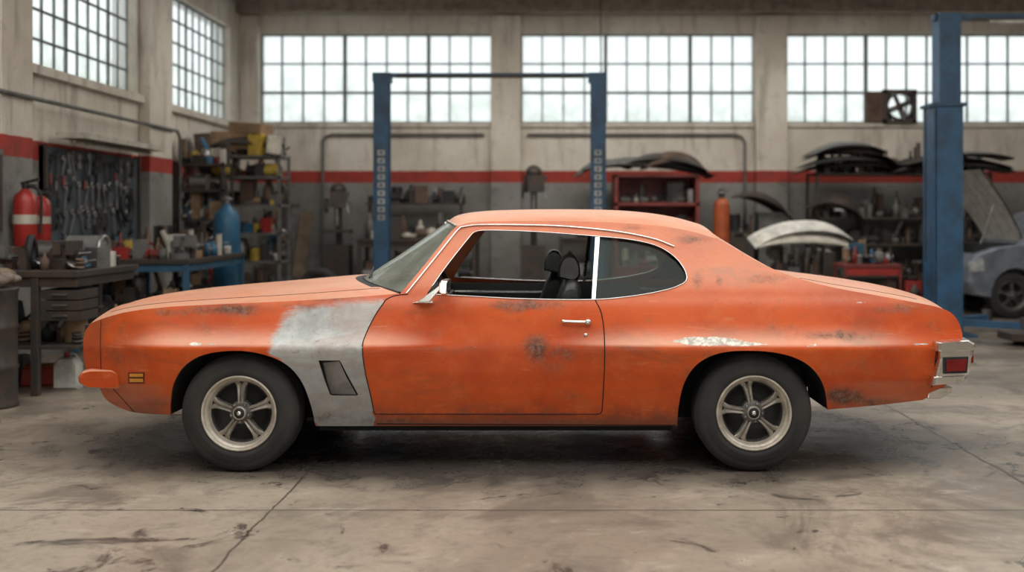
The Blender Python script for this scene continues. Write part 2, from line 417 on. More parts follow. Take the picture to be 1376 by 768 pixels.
def segdist(poly, P, closed=True):
    d = np.full(len(P), 1e9); n = len(poly)
    for i in range(n if closed else n-1):
        a = poly[i]; b = poly[(i+1) % n]; ab = b-a; L = (ab**2).sum()+1e-9
        t = np.clip(((P-a)@ab)/L, 0, 1); q = P-(a+t[:, None]*ab)
        d = np.minimum(d, np.hypot(q[:, 0], q[:, 1]))
    return d
gs = 5.0
gp = np.array([(105+gs*i+(gs/2 if j % 2 else 0), 290+4.0*j) for j in range(74) for i in range(240)])
ok = inside(outline, gp) & ~inside(WNd, gp) & ~inside(VENTd, gp)
gp = gp[ok]
ok = (segdist(outline, gp) > 2.6) & (segdist(WNd, gp) > 2.6) & (segdist(VENTd, gp) > 2.5) & (segdist(SEAMFd, gp, False) > 2.5)
gp = gp[ok]
seamin = SEAMFd[1:-1]
allp = np.vstack([outline, WNd, VENTd, seamin, gp])
edges = []
o = 0
for L, cl in ((len(outline), True), (len(WNd), True), (len(VENTd), True), (len(seamin), False)):
    for i in range(L if cl else L-1): edges.append((o+i, o+(i+1) % L))
    o += L
res = delaunay_2d_cdt([Vector((float(a), float(b))) for a, b in allp], edges, [], 0, 1e-4)
V2 = np.array([(p.x, p.y) for p in res[0]]); tri = np.array([f for f in res[2] if len(f) == 3])
cen = V2[tri].mean(1)
ok = inside(outline, cen) & ~inside(WNd, cen) & ~inside(VENTd, cen)
tri = tri[ok]; cen = cen[ok]
ys = side(V2[:, 0], V2[:, 1])
# paint condition masks
PR = dens(np.array([(378, 426), (400, 416), (425, 410), (470, 405), (530, 400), (530, 470), (530, 575), (432, 575), (424, 572), (418, 545), (405, 512), (388, 492), (362, 474), (366, 450), (378, 426)]), 8)[:-1]
sd = segdist(PR, V2); ins = inside(PR, V2)
primer = np.clip(0.5+np.where(ins, sd, -sd)/30.0, 0, 1)
primer = np.where((V2[:, 1] > 468) & ins, np.clip(primer+0.3, 0, 1), primer)
seam_u = np.interp(cen[:, 1], SEAMF[:, 1], SEAMF[:, 0], left=525, right=503)
right = cen[:, 0] > seam_u
def blobs(L, s=1.0):
    r = np.zeros(len(V2))
    for u, v, a, b, k in L: r = np.maximum(r, k*np.exp(-(((V2[:, 0]-u)/a/s)**2+((V2[:, 1]-v)/b/s)**2)))
    return r
bare = blobs([(950, 458, 46, 6.5, 1.15), (1000, 462, 50, 3.5, 0.95), (262, 462, 10, 3, 0.9), (285, 463, 14, 2, 0.7), (1085, 464, 50, 2.5, 0.65), (200, 424, 8, 4, .5), (1160, 406, 30, 4, .5), (1240, 462, 20, 2.5, .6), (620, 467, 60, 1.8, .5),
              (740, 408, 30, 2, .5), (860, 462, 30, 2, .5), (1050, 420, 12, 3, .45), (500, 398, 20, 2, .5)])
rust = blobs([(720, 466, 19, 19, 0.95), (752, 474, 30, 14, 0.65), (740, 492, 22, 16, .42), (700, 410, 46, 8, 0.9), (310, 416, 52, 8, 0.9), (235, 420, 30, 7, 0.65), (1132, 532, 30, 12, 1.0), (1180, 540, 44, 7, .65), (400, 412, 30, 5, .55),
              (938, 372, 8, 11, 0.75), (966, 378, 5, 8, 0.7), (1030, 374, 36, 7, 0.5), (930, 322, 22, 7, 0.85), (850, 305, 16, 5, 0.7), (1120, 450, 60, 7, 0.75), (1060, 440, 36, 6, .5),
              (1200, 416, 46, 7, 0.6), (1250, 440, 22, 14, 0.5), (1160, 490, 60, 14, 0.36), (540, 566, 60, 5, 0.7), (700, 566, 200, 4, 0.6), (925, 515, 8, 32, 0.5), (590, 468, 90, 3.0, 0.55), (208, 540, 24, 11, .6),
              (450, 400, 56, 5, .7), (440, 560, 32, 10, .55), (985, 478, 64, 4, .45), (770, 530, 44, 20, .34), (560, 450, 40, 12, .34), (860, 430, 40, 10, .32), (160, 470, 20, 22, .36), (280, 440, 40, 10, .4), (640, 545, 60, 6, .45),
              (1210, 500, 30, 16, .36), (150, 520, 20, 10, .45), (820, 466, 60, 2.5, .5)], 1.15)
def side_mesh(name, mirror):
    me = bpy.data.meshes.new(name)
    pts = [meas(a, b, c) for (a, b), c in zip(V2, ys)]
    fs = tri.tolist()
    a, b, c = (pts[i] for i in fs[0])
    nrm = (b-a).cross(c-a)
    if nrm.y > 0: fs = [f[::-1] for f in fs]
    if mirror: pts = [mir(p) for p in pts]; fs = [f[::-1] for f in fs]
    me.from_pydata(pts, [], fs)
    me.polygons.foreach_set('use_smooth', [True]*len(fs)); me.update()
    for nm, arr, msk in (('primer', primer, True), ('bare', bare, False), ('rust', rust, False)):
        at = me.attributes.new(nm, 'FLOAT', 'CORNER')
        vals = arr[np.array(fs)]
        if msk: vals = np.where(right[:, None], -2.0, np.where(vals <= 0.001, -2.0, vals))
        at.data.foreach_set('value', vals.reshape(-1).astype(np.float32))
    me.materials.append(M['paint'])
    o = bpy.data.objects.new(name, me); scene.collection.objects.link(o); setpar(o, car)
side_mesh('body_flank', False); side_mesh('body_flank_far', True)

def noprimer(o):
    for nm, val in (('primer', -2.0), ('rust', -0.15)):
        at = o.data.attributes.new(nm, 'FLOAT', 'POINT')
        at.data.foreach_set('value', np.full(len(o.data.vertices), val, np.float32))
    return o

fl = MB()
def strip(curve, t0, t1, k, mb=fl):
    a = [S(u, v, t0) for u, v in curve]; b = [S(u, v, t0)+Vector((0, t1-t0, 0)) for u, v in curve]
    mb.grid([a, b], k); mb.grid([[mir(p) for p in a], [mir(p) for p in b]], k)
for c in (AR, AF): strip(dens(c), 0, 0.015, 'paint'); strip(dens(c), 0.015, 0.47, 'under')
strip(dens(np.vstack([WNd, WNd[:1]])), 0, 0.055, 'black')
strip(dens(RK), 0, 0.06, 'paint'); strip(dens(RB), 0, 0.08, 'paint'); strip(dens(FB), 0, 0.1, 'paint')
strip(np.vstack([VENTd, VENTd[:1]]), 0, 0.05, 'black')
for c in (AR, AF):
    P = [S(u, v)+Vector((0, 0.47, 0)) for u, v in dens(c)]
    for Q in (P, [mir(p) for p in P]): fl.add(Q, [tuple(range(len(Q)))], 'under')
vi = [(434, 487), (456, 485), (465, 505), (479, 530), (445, 529), (439, 509)]
vp = [S(*vi[0], 0.040), S(*vi[1], 0.008), S(*vi[2], 0.006), S(*vi[3], 0.006), S(*vi[4], 0.036), S(*vi[5], 0.04)]
fl.add(vp, [tuple(range(6))], 'primerpanel'); fl.add([mir(p) for p in vp], [tuple(range(6))], 'primerpanel')
vb = [S(u, v, 0.046) for u, v in VENT]; fl.add(vb, [tuple(range(6))], 'black'); fl.add([mir(p) for p in vb], [tuple(range(6))], 'black')
noprimer(fl.obj('flanges', car))

def loftx(mb, Nc, Cc, k, p=2.3, m=16, n=40, matf=None, dz=0.0, px=2.0):
    Nw = resample([S(u, v) for u, v in Nc], n)
    Cw = resample(Cc, n) if isinstance(Cc, list) else resample([meas(u, v, YC) for u, v in Cc], n)
    rows = []
    for a, c in zip(Nw, Cw):
        r = []
        for q in range(m+1):
            s = (q/m)**1.25
            r.append(Vector((a[0]+(c[0]-a[0])*(1-(1-s)**px), a[1]+(YC-a[1])*s, a[2]+(c[2]-a[2])*(1-(1-s)**p)+dz)))
        r += [mir(x) for x in r[-2::-1]]
        rows.append(r)
    if matf is None: mb.grid(rows, k)
    else:
        nn = len(rows[0]); vs = [p_ for r in rows for p_ in r]; groups = {}
        for i in range(n-1):
            for j in range(nn-1):
                jj = min(j, nn-2-j)/m
                groups.setdefault(matf(i/(n-1), jj), []).append((i*nn+j, (i+1)*nn+j, (i+1)*nn+j+1, i*nn+j+1))
        for kk, fs in groups.items():
            used = sorted({a for f in fs for a in f}); mp = {a: b for b, a in enumerate(used)}
            mb.add([vs[a] for a in used], [tuple(mp[a] for a in f) for f in fs], kk, True)
    return rows
top = MB()
CH = cr([(187, 404), (215, 396), (300, 386), (400, 377), (470, 371), (492, 371)], 10)
hood_rows = loftx(top, T, CH, 'paint', p=2.6, n=60, matf=lambda t, j: 'black' if (t > 0.955 and j > 0.25) else 'paint')
CW = cr([(492, 371), (545, 337), (603, 297)], 10)
g = MB(); ws_rows = loftx(g, TA, CW, 'wglass', p=2.0, n=20)
CRF = cr([(603, 297), (616, 289), (645, 284), (700, 281.5), (760, 281), (820, 282), (870, 286), (905, 292), (930, 299)], 10)
roof_rows = loftx(top, TR, CRF, 'paint', p=2.8, n=60)
CB = cr([(930, 299), (985, 334), (1035, 367)], 8)
bl_rows = loftx(top, TS, CB, 'paint', p=2.0, n=24, matf=lambda t, j: 'paint' if (j < 0.3 or t < 0.1 or t > 0.93) else 'glass')
CDK = cr([(1035, 367), (1060, 366), (1090, 369), (1150, 377), (1200, 387), (1232, 400), (1246, 422), (1248, 447)], 8)
deck_rows = loftx(top, TD, CDK, 'paint', p=2.6, n=50)
CRE = [Vector(meas(1248, 447, YC)), Vector(meas(1248, 470, YC)), Vector((2.60, YC, 0.55)), Vector((2.48, YC, 0.42))]
loftx(top, RE, CRE, 'paint', p=2.0, n=16)
c0 = meas(187, 404, YC)
CFE = [Vector((-2.47, YC, 0.46)), Vector((-2.53, YC, 0.55)), Vector((-2.60, YC, 0.66)), Vector((-2.60, YC, 0.80)), Vector((-2.55, YC, 0.87)), Vector(c0)]
nose_rows = loftx(top, FE, CFE, 'paint', p=2.0, n=24, px=1.7)
noprimer(top.obj('body_upper', car)); g.obj('windshield', car)
hl = MB(); loftx(hl, TR, CRF, 'vinyl', p=2.8, n=20, dz=-0.03)
# dark inner trim of the rear roof pillars
IP = [(930, 340), (965, 336), (1000, 352), (1040, 378), (1040, 396), (905, 396), (932, 380)]
for f in (0, 1):
    q_ = [S(u, v, 0.045) for u, v in IP]
    if f: q_ = [mir(p) for p in q_]
    hl.add(q_, [tuple(range(len(q_)))], 'vinyl')
hl.obj('headliner', car)

def seam(name, uv, r=0.0032, k='seam', off=0.0):
    pts = [S(u, v, off) for u, v in dens(uv, 5)]
    tube(name, pts, r, k, car); tube(name+'_far', [mir(p) for p in pts], r, k, car)
seam('door_gap', np.vstack([cr([(548, 395), (530, 397), (519, 402)], 4), SEAMF, [(503, 556), (806, 556)], cr([(809, 553), (812, 500), (812, 450), (808, 420), (800, 403)], 8)]))
seam('rocker_line', np.array([(506, 569), (908, 571)]), 0.004)
seam('nose_gap', cr([(136, 430), (135, 460), (136, 496)], 5), 0.0025)
seam('valance_gap', cr([(152, 522), (164, 535), (180, 553)], 5), 0.0025)
seam('fender_gap', cr([(250, 557), (229, 557)], 3), 0.002)
seam('quarter_gap', cr([(1252, 520), (1256, 490), (1260, 458)], 5), 0.003)
for rows, cols, nm in ((hood_rows, 4, 'hood_gap'), (deck_rows, 4, 'deck_gap')):
    a = [r[cols]+Vector((0, 0, 0.0)) for r in rows[3:-1 if nm == 'hood_gap' else -16]]; tube(nm, a, 0.0022, 'seam', car)
    tube(nm+'_far', [mir(p) for p in a], 0.0022, 'seam', car)
tube('hood_front_gap', [p+Vector((0.02, 0, 0.003)) for p in hood_rows[1][2:-2]], 0.003, 'seam', car)
drip = np.vstack([cr([(546, 394), (580, 352), (612, 312)], 6), cr([(619, 305), (640, 302), (700, 302), (760, 304), (830, 311), (880, 321), (906, 331)], 8)])
seam('drip_rail', drip, 0.005, 'chrome', -0.006)
seam('window_reveal', np.vstack([WNd[2:-1]]), 0.0026, 'chrome', -0.003)
tube('windshield_trim', [p+Vector((0, 0, 0.003)) for p in roof_rows[0]], 0.006, 'chrome', car)
tube('windshield_base_trim', [p+Vector((0, 0, 0.003)) for p in ws_rows[0]], 0.006, 'black', car)
bp_ = MB()
for mirr in (False, True):
    a = [S(800, 317, 0.0), S(806, 317, 0.0), S(800, 403, 0.0), S(795, 403, 0.0)]
    b = [p+Vector((0, 0.02, 0)) for p in a]
    vs = a+b
    if mirr: vs = [mir(p) for p in vs]
    bp_.add(vs, [(0, 1, 2, 3), (7, 6, 5, 4), (0, 4, 5, 1), (1, 5, 6, 2), (2, 6, 7, 3), (3, 7, 4, 0)], 'chrome')
bp_.obj('window_post', car)
qg = MB()
Q = np.vstack([[(806, 317)], cr([(850, 322), (885, 331), (908, 346), (920, 362), (924, 374)], 4), cr([(921, 379), (903, 387), (860, 396), (799, 403)], 4)])
q3 = [S(u, v, 0.018) for u, v in Q]
qg.add(q3, [tuple(range(len(q3)))], 'glass'); qg.add([mir(p) for p in q3], [tuple(range(len(q3)))], 'glass')
qg.obj('quarter_glass', car)

# bumpers
def uvxz(L, y): return [(meas(u, v, y).x, meas(u, v, y).z) for u, v in L]
rb = MB()
ysn = [0.035, 0.05, 0.09, 0.2, 0.4, 0.7, YC, 2*YC-0.7, 2*YC-0.4, 2*YC-0.2, 2*YC-0.09, 2*YC-0.05, 2*YC-0.035]
def rdx(y): return 0.075*(1-((y-YC)/0.95)**2)
def barsweep(mb, P2, k, y0):
    prof = [(0.0, .78), (0.008, .88), (0.022, .96), (0.045, 1.0)]
    st = [(y0+a, rdx(y0+a), 0, s) for a, s in prof]+[(y, rdx(y), 0, 1) for y in ysn[3:-3]]+[(2*YC-y0-a, rdx(y0+a), 0, s) for a, s in prof[::-1]]
    mb.sweep(P2, st, k)
barsweep(rb, uvxz([(1258, 461), (1280, 459), (1300, 459), (1306, 464), (1307, 474), (1304, 480), (1303, 496), (1297, 505), (1272, 512), (1249, 515), (1253, 500), (1258, 480)], 0.05), 'chrome', 0.008)
barsweep(rb, uvxz([(1254, 458), (1301, 456), (1309, 460), (1310, 466), (1305, 470), (1254, 471)], 0.04), 'chrome', -0.012)
barsweep(rb, uvxz([(1249, 504), (1297, 502), (1298, 508), (1291, 513), (1247, 517)], 0.04), 'chrome', -0.008)
rb.obj('rear_bumper', car, bevel=0.004)
tl = MB()
for f in (0, 1):
    yy = (lambda a, b: (a, b)) if f == 0 else (lambda a, b: (2*YC-b, 2*YC-a))
    tl.prism(uvxz([(1265, 479), (1299, 478), (1297, 500), (1265, 501)], 0.03), *yy(0.000, 0.06), 'black')
    tl.prism(uvxz([(1269, 482), (1296, 481), (1294, 497), (1269, 498)], 0.03), *yy(-0.008, 0.05), 'redlens')
for y in (0.36, 2*YC-0.36): tl.box((2.632, y, 0.63), (0.05, 0.36, 0.075), 'redlens')
tl.obj('tail_lights', car, bevel=0.003)
eb = MB()
for y0 in (0.10, 2*YC-0.24):
    eb.prism(uvxz([(1246, 527), (1262, 520), (1279, 519), (1278, 526), (1262, 535), (1244, 535)], 0.12), y0, y0+0.14, 'chrome')
eb.obj('bumper_guards', car, bevel=0.006)
fb = MB()
P = uvxz([(107, 507), (111, 500), (122, 497), (152, 497), (163, 501), (165, 519), (158, 522), (118, 520), (108, 514)], 0.07)
def fdx(y): return -0.13*(1-(abs(y-YC)/0.93)**2.2)
fb.sweep(P, [(y, fdx(y), 0, 0.9 if i in (0, 12) else 1) for i, y in enumerate([q+0.02 for q in ysn[:7]]+[q-0.02 for q in ysn[7:]])], 'paint')
noprimer(fb.obj('front_bumper', car, bevel=0.008))
ff = MB()
for sgn in (-1, 1):
    yc = YC+sgn*0.30
    ff.box((-2.575, yc, 0.72), (0.07, 0.44, 0.13), 'black', (0, 0, -sgn*0.10))
    for i in range(6): ff.box((-2.613, yc, 0.67+i*0.02), (0.006, 0.42, 0.005), 'chrome', (0, 0, -sgn*0.10))
    for q in (0.58, 0.73):
        x = -2.462+0.16*(q-0.5)-(0.03 if q < .6 else 0)
        ff.lathe((x, YC+sgn*q, 0.73), (-1, 0, 0), [(0.072, -0.02), (0.072, 0.02), (0.062, 0.024)], 'black', 24)
        ff.lathe((x, YC+sgn*q, 0.73), (-1, 0, 0), [(0.062, 0.016), (0.05, 0.024), (0, 0.03)], 'lampglass', 24)
ff.obj('front_grille_and_headlights', car)
sm = MB()
def patch(mb, uv, k, off=0.004, th=0.01):
    a = [S(u, v, -off) for u, v in uv]; b = [p+Vector((0, th, 0)) for p in a]; n = len(a)
    for q in (a+b, [mir(p) for p in a+b]):
        mb.add(q, [tuple(range(n)), tuple(range(2*n-1, n-1, -1))]+[(i, i+n, (i+1) % n+n, (i+1) % n) for i in range(n)], k)
patch(sm, [(172, 500), (194, 500), (194, 515), (172, 515)], 'darkred', 0.003)
patch(sm, [(174, 502), (192, 502), (192, 506), (174, 506)], 'amber', 0.007)
patch(sm, [(174, 508.5), (192, 508.5), (192, 513), (174, 513)], 'amber', 0.007)
sm.obj('side_marker', car)
dh = MB()
for mm in (False, True):
    f = (lambda p: mir(p)) if mm else (lambda p: p)
    a = S(757, 431); b = S(790, 432)
    dh.cyl(f(a+Vector((0, -0.022, 0))), f(b+Vector((0, -0.022, 0))), 0.0085, 'chrome', seg=12)
    dh.cyl(f(a+Vector((0, 0.01, 0))), f(a+Vector((0, -0.024, 0))), 0.010, 'chrome', seg=12)
    dh.cyl(f(b+Vector((0, 0.01, 0))), f(b+Vector((0, -0.03, 0))), 0.019, 'chrome', 0.016, seg=18)
    dh.cyl(f(S(787, 450)+Vector((0, 0.01, 0))), f(S(787, 450)+Vector((0, -0.006, 0))), 0.011, 'chrome', seg=14)
dh.obj('door_handles', car)
mr = MB()
b0 = S(570, 405); h0 = meas(597, 386, -0.06)
mr.prism([(b0.x-0.065, b0.z-0.006), (b0.x+0.055, b0.z-0.008), (b0.x+0.05, b0.z+0.006), (b0.x-0.02, b0.z+0.008)], b0.y-0.02, b0.y+0.03, 'chrome')
mr.prism([(b0.x-0.035, b0.z), (b0.x+0.035, b0.z+.002), (h0.x-0.005, h0.z+0.015), (h0.x-0.03, h0.z+0.012)], b0.y-0.05, b0.y-0.02, 'chrome')
mr.sweep([(h0.x-0.026, h0.z-.028), (h0.x-.01, h0.z-.04), (h0.x+.020, h0.z-.04), (h0.x+.026, h0.z+.042), (h0.x-.012, h0.z+.042), (h0.x-.026, h0.z+.026)],
         [(-.115, 0, 0, .75), (-.105, 0, 0, .9), (-.085, 0, 0, 1), (b0.y-.02, 0, 0, 1), (b0.y-.01, 0, 0, .85)], 'chrome')
mr.obj('door_mirror', car, bevel=0.004)

# wheels
def wheel(mb, c, sgn, rot=0.0, R=0.330, tyre='rubber', rim='rim', spoke='spoke'):
    ax = Vector((0, -sgn, 0)); k = R/0.328
    pf = [(.198, .035), (.208, .016), (.22, .010), (.24, .002), (.243, .004), (.265, 0), (.268, .003), (.288, .004), (.306, .014), (.318, .028), (.325, .045)]
    for g_ in range(5):
        y = .05+g_*.030
        pf += [(.328, y), (.328, y+.022), (.320, y+.024), (.320, y+.029)]
    pf += [(.325, .205), (.312, .225), (.28, .24), (.24, .24), (.198, .21)]
    mb.lathe(c, ax, [(a*k, b*k) for a, b in pf], tyre, 72)
    mb.lathe(c, ax, [(a*k, b*k) for a, b in [(.205, .03), (.211, .016), (.209, .008), (.203, .006), (.197, .010), (.193, .024), (.189, .028), (.183, .03), (.178, .050), (.170, .064)]], rim, 72)
    mb.lathe(c, ax, [(a*k, b*k) for a, b in [(.170, .064), (.160, .066), (.158, .10), (.09, .11), (0, .11)]], 'rimdark', 48)
    mb.lathe(c, ax, [(a*k, b*k) for a, b in [(.068, .09), (.065, .052), (.058, .046), (.04, .042), (0, .042)]], 'hub', 40)
    mb.lathe(c, ax, [(a*k, b*k) for a, b in [(.038, .05), (.038, .022), (.034, .016), (.029, .018)]], spoke, 32)
    mb.lathe(c, ax, [(a*k, b*k) for a, b in [(.029, .018), (.026, .014), (0, .013)]], 'rimdark', 32)
    mb.lathe(c, ax, [(a*k, b*k) for a, b in [(.012, .013), (.010, .011), (0, .010)]], 'chrome', 16)
    for i in range(5):
        a = rot+math.pi/2+i*2*math.pi/5
        e = Vector((math.cos(a), 0, math.sin(a))); t = Vector((-math.sin(a), 0, math.cos(a)))
        sec = [(.04, .016, .046), (.065, .017, .042), (.095, .018, .042), (.125, .021, .046), (.148, .026, .052), (.162, .034, .058), (.172, .046, .062)]
        rows = []
        for r, w, h in sec:
            q = math.sqrt(max(r*r-w*w, 0))if r > .14 else r
            rows.append([Vector(c)+(e*(r if abs(x) < w*.5 else q)+t*x+ax*hh)*k for x, hh in ((-w, .10), (-w, h+.008), (-w*.72, h), (-w*.3, h+.003), (0, h+.012), (w*.3, h+.003), (w*.72, h), (w, h+.008), (w, .10))])
        mb.grid(rows, spoke, False)
        a2 = a+math.pi/5
        p = Vector(c)+Vector((math.cos(a2), 0, math.sin(a2)))*.050*k
        mb.cyl(p+ax*.05*k, p+ax*.030*k, .0085*k, 'steel', .007*k, 8)
WX = (meas(322, 554, .03).x, meas(1013, 554, .03).x)
for i, x in enumerate(WX):
    w = MB(); wheel(w, Vector((x, 0.0+0.01*i, 0.332)), -1, rot=0.0 if i == 0 else 0.2, R=.332); w.obj('wheel_%d' % (i+1), car)
    w = MB(); wheel(w, Vector((x, 2*YC-0.0-0.01*i, 0.332)), 1); w.obj('wheel_%d' % (i+3), car)

ub = MB()
ub.bx(-1.12, 0.92, 0.20, 2*YC-0.20, 0.20, 0.33, 'under')
ub.bx(-1.95, 1.75, 0.50, 2*YC-0.50, 0.22, 0.5, 'under')
ub.bx(-2.3, -1.95, 0.40, 2*YC-0.40, 0.42, 0.6, 'under'); ub.bx(1.75, 2.3, 0.40, 2*YC-0.40, 0.42, 0.6, 'under')
for x in WX: ub.cyl((x, 0.2, 0.328), (x, 2*YC-0.2, 0.328), 0.04, 'under')
ub.ball((WX[1], YC, 0.328), 0.13, 'under')
ub.cyl((-1.3, 0.7, 0.18), (1.7, 0.7, 0.22), 0.03, 'dsteel'); ub.cyl((0.2, 0.7, 0.19), (0.9, 0.7, 0.19), 0.08, 'dsteel')
ub.obj('underbody', car, bevel=0.02)
cb = MB()
for mm in (0, 1):
    y0, y1 = (0.135, 0.16) if not mm else (2*YC-0.16, 2*YC-0.135)
    cb.bx(-0.85, 0.85, y0, y1, 0.38, 0.955, 'vinyl')
    q0, q1 = (0.14, 0.50) if not mm else (2*YC-0.50, 2*YC-0.14)
    cb.bx(0.85, 1.45, q0, q1, 0.76, 0.93, 'vinyl')
    ya, yb = (0.16, 0.21) if not mm else (2*YC-0.21, 2*YC-0.16)
    cb.bx(-0.35, 0.35, ya, yb, 0.66, 0.72, 'vinyl')
    yc_ = 0.165 if not mm else 2*YC-0.165
    cb.bx(-0.5, 0.42, yc_-0.005, yc_+0.005, 0.88, 0.90, 'chrome')
cb.bx(-0.95, 0.86, 0.2, 2*YC-0.2, 0.34, 0.38, 'vinyl'); cb.bx(0.86, 1.5, 0.52, 2*YC-0.52, 0.34, 0.38, 'vinyl')
cb.bx(-1.0, -0.9, 0.2, 2*YC-0.2, 0.34, 0.95, 'vinyl')
cb.bx(1.42, 1.5, 0.52, 2*YC-0.52, 0.34, 0.95, 'vinyl')
cb.obj('cabin_lining', car, bevel=0.01)
ds = MB()
ds.sweep([(-0.98, 0.97), (-0.62, 0.985), (-0.54, 0.965), (-0.52, 0.90), (-0.60, 0.80), (-0.66, 0.64), (-0.95, 0.62)], [(0.17, 0, 0, .95), (0.22, 0, 0, 1), (2*YC-0.22, 0, 0, 1), (2*YC-0.17, 0, 0, .95)], 'vinyl')
ds.obj('dashboard', car, bevel=0.015)
sw = MB()
swc = Vector((-0.40, 0.53, 0.97)); ax = Vector((0.90, 0, 0.42)).normalized()
sw.torus(swc, ax, 0.185, 0.014, 'black', 36, 10)
sw.cyl(swc-ax*0.25, swc-ax*0.02, 0.03, 'black'); sw.cyl(swc-ax*0.03, swc+ax*0.01, 0.045, 'black')
for a in (0, math.pi, -math.pi/2):
    t = Vector((0, 1, 0)); b = ax.cross(t)
    sw.cyl(swc, swc+(t*math.cos(a)+b*math.sin(a))*0.18, 0.012, 'steel', seg=8)
sw.obj('steering_wheel', car)
def seat(mb, x, y):
    def cush(P, w, k='vinyl'):
        st = [(y-w/2, 0, 0, .82), (y-w/2+.02, 0, 0, .95), (y-w/2+.06, 0, 0, 1), (y, 0, 0.0, 1), (y+w/2-.06, 0, 0, 1), (y+w/2-.02, 0, 0, .95), (y+w/2, 0, 0, .82)]
        mb.sweep([tuple(p) for p in cr(P+P[:1], 4)[:-1]], st, k, True)
    cush([(x-.48, .42), (x-.50, .52), (x-.40, .57), (x-.1, .54), (x+.05, .50), (x+.04, .40)], .50)
    cush([(x-.04, .45), (x+.02, .70), (x+.10, .95), (x+.15, 1.05), (x+.22, 1.05), (x+.24, .92), (x+.17, .65), (x+.12, .42)], .50)
    cush([(x+.10, 1.07), (x+.11, 1.15), (x+.15, 1.205), (x+.21, 1.19), (x+.235, 1.09), (x+.20, 1.05)], .28)
    for dy in (-.06, .06): mb.cyl((x+.19, y+dy, 1.0), (x+.185, y+dy, 1.09), .007, 'chrome', seg=8)
s1 = MB(); seat(s1, 0.16, 0.53); s1.obj('driver_seat', car)
s1 = MB(); seat(s1, 0.07, 2*YC-0.53); s1.obj('passenger_seat', car)
rs = MB()
rs.sweep([tuple(p) for p in cr([(0.85, .40), (0.84, .50), (0.95, .55), (1.15, .52), (1.20, .70), (1.30, .93), (1.40, .93), (1.40, .42), (.85, .40)], 3)[:-1]],
         [(.52, 0, 0, .9), (.56, 0, 0, 1), (YC, 0, 0, 1), (2*YC-.56, 0, 0, 1), (2*YC-.52, 0, 0, .9)], 'vinyl', True)
rs.bx(1.38, 1.72, 0.30, 2*YC-0.30, 0.92, 0.95, 'vinyl')
rs.obj('rear_bench', car)
mi = MB(); mi.box((-0.42, YC, 1.33), (0.03, 0.26, 0.06), 'black', (0, 0.1, 0)); mi.cyl((-0.42, YC, 1.34), (-0.47, YC, 1.40), 0.008, 'chrome'); mi.obj('rearview_mirror', car, bevel=0.008)
wp = MB()
for y in (0.55, 1.2):
    a = min(ws_rows[1], key=lambda p: abs(p.y-y)); b = min(ws_rows[2], key=lambda p: abs(p.y-(y+0.42)))
    wp.cyl(a+Vector((-.02, 0, .012)), b+Vector((-.01, 0, .02)), .006, 'black', seg=8)
wp.obj('wipers', car)

# ------------------------------------------------------------------ ROOM
fm = MB(); fm.bx(-7.5, 12, -10, 13, -0.15, 0, 'floor'); fm.obj('floor')
H = 5.3; YB = 12.0; XL = -4.97
wb = MB()
wb.bx(XL-0.3, 10.2, YB, YB+0.3, 0, 3.0, 'wall'); wb.bx(XL-0.3, 10.2, YB, YB+0.3, 4.5, H, 'wall')
for a, b in ((XL-0.3, -4.67), (-0.783, -0.283), (3.642, 4.167), (9.3, 10.2)): wb.bx(a, b, YB, YB+0.3, 3.0, 4.5, 'wall')
wb.obj('wall_back')
for i, (a, b) in enumerate(((XL+.005, -4.67), (-0.783, -0.283), (3.642, 4.167))):
    t_ = MB(); t_.bx(a, b, YB-0.14, YB, 0, 4.78, 'wall'); t_.obj('trim_%d' % (3+i), bevel=.01)
t_ = MB()
for a, b in ((-4.66, -0.793), (-0.273, 3.632), (4.177, 9.3)): t_.bx(a, b, YB-0.05, YB, 2.93, 3.0, 'wall')
t_.obj('trim_6')
wl = MB()
wl.bx(XL-0.3, XL, -9.3, YB, 0, 2.95, 'wall'); wl.bx(XL-0.3, XL, -9.3, YB, 4.5, H, 'wall')
for a, b in ((-9.3, 0.2), (3.6, 4.6), (7.4, 8.4), (11.35, YB)): wl.bx(XL-0.3, XL, a, b, 2.95, 4.5, 'wall')
wl.obj('wall_left')
for i, (a, b) in enumerate(((3.85, 4.45), (7.5, 8.3))):
    t_ = MB(); t_.bx(XL, XL+0.14, a, b, 0, H, 'wall'); t_.obj('trim_%d' % (7+i), bevel=.01)
t_ = MB()
for a, b in ((4.46, 7.49), (8.31, 11.8)): t_.bx(XL, XL+0.08, a, b, 2.86, 2.95, 'wall')
t_.obj('trim_9')
wr = MB(); wr.bx(10.0, 10.3, -9.3, YB, 0, H, 'wall'); wr.obj('wall_right')
wf_ = MB(); wf_.bx(XL, -1.5, -9.3, -9.0, 0, H, 'wall'); wf_.bx(3.0, 10.0, -9.3, -9.0, 0, H, 'wall'); wf_.bx(-1.5, 3.0, -9.3, -9.0, 2.9, H, 'wall'); wf_.obj('wall_front')
ce = MB(); ce.bx(XL-0.3, 10.3, 2.4, YB+0.3, H, H+0.2, 'ceil'); ce.bx(XL-0.3, 10.3, -9.3, -5.2, H, H+0.2, 'ceil'); ce.obj('ceiling')
bm = MB(); bm.bx(XL, 10, YB-0.35, YB-0.145, 4.80, H, 'beam')
bm.obj('trim_1')
bm = MB()
for x in (-4.7, -0.53, 3.9, 8.2): bm.bx(x-0.12, x+0.12, -8.9, YB-0.36, 4.97, H, 'beam')
bm.obj('trim_2')
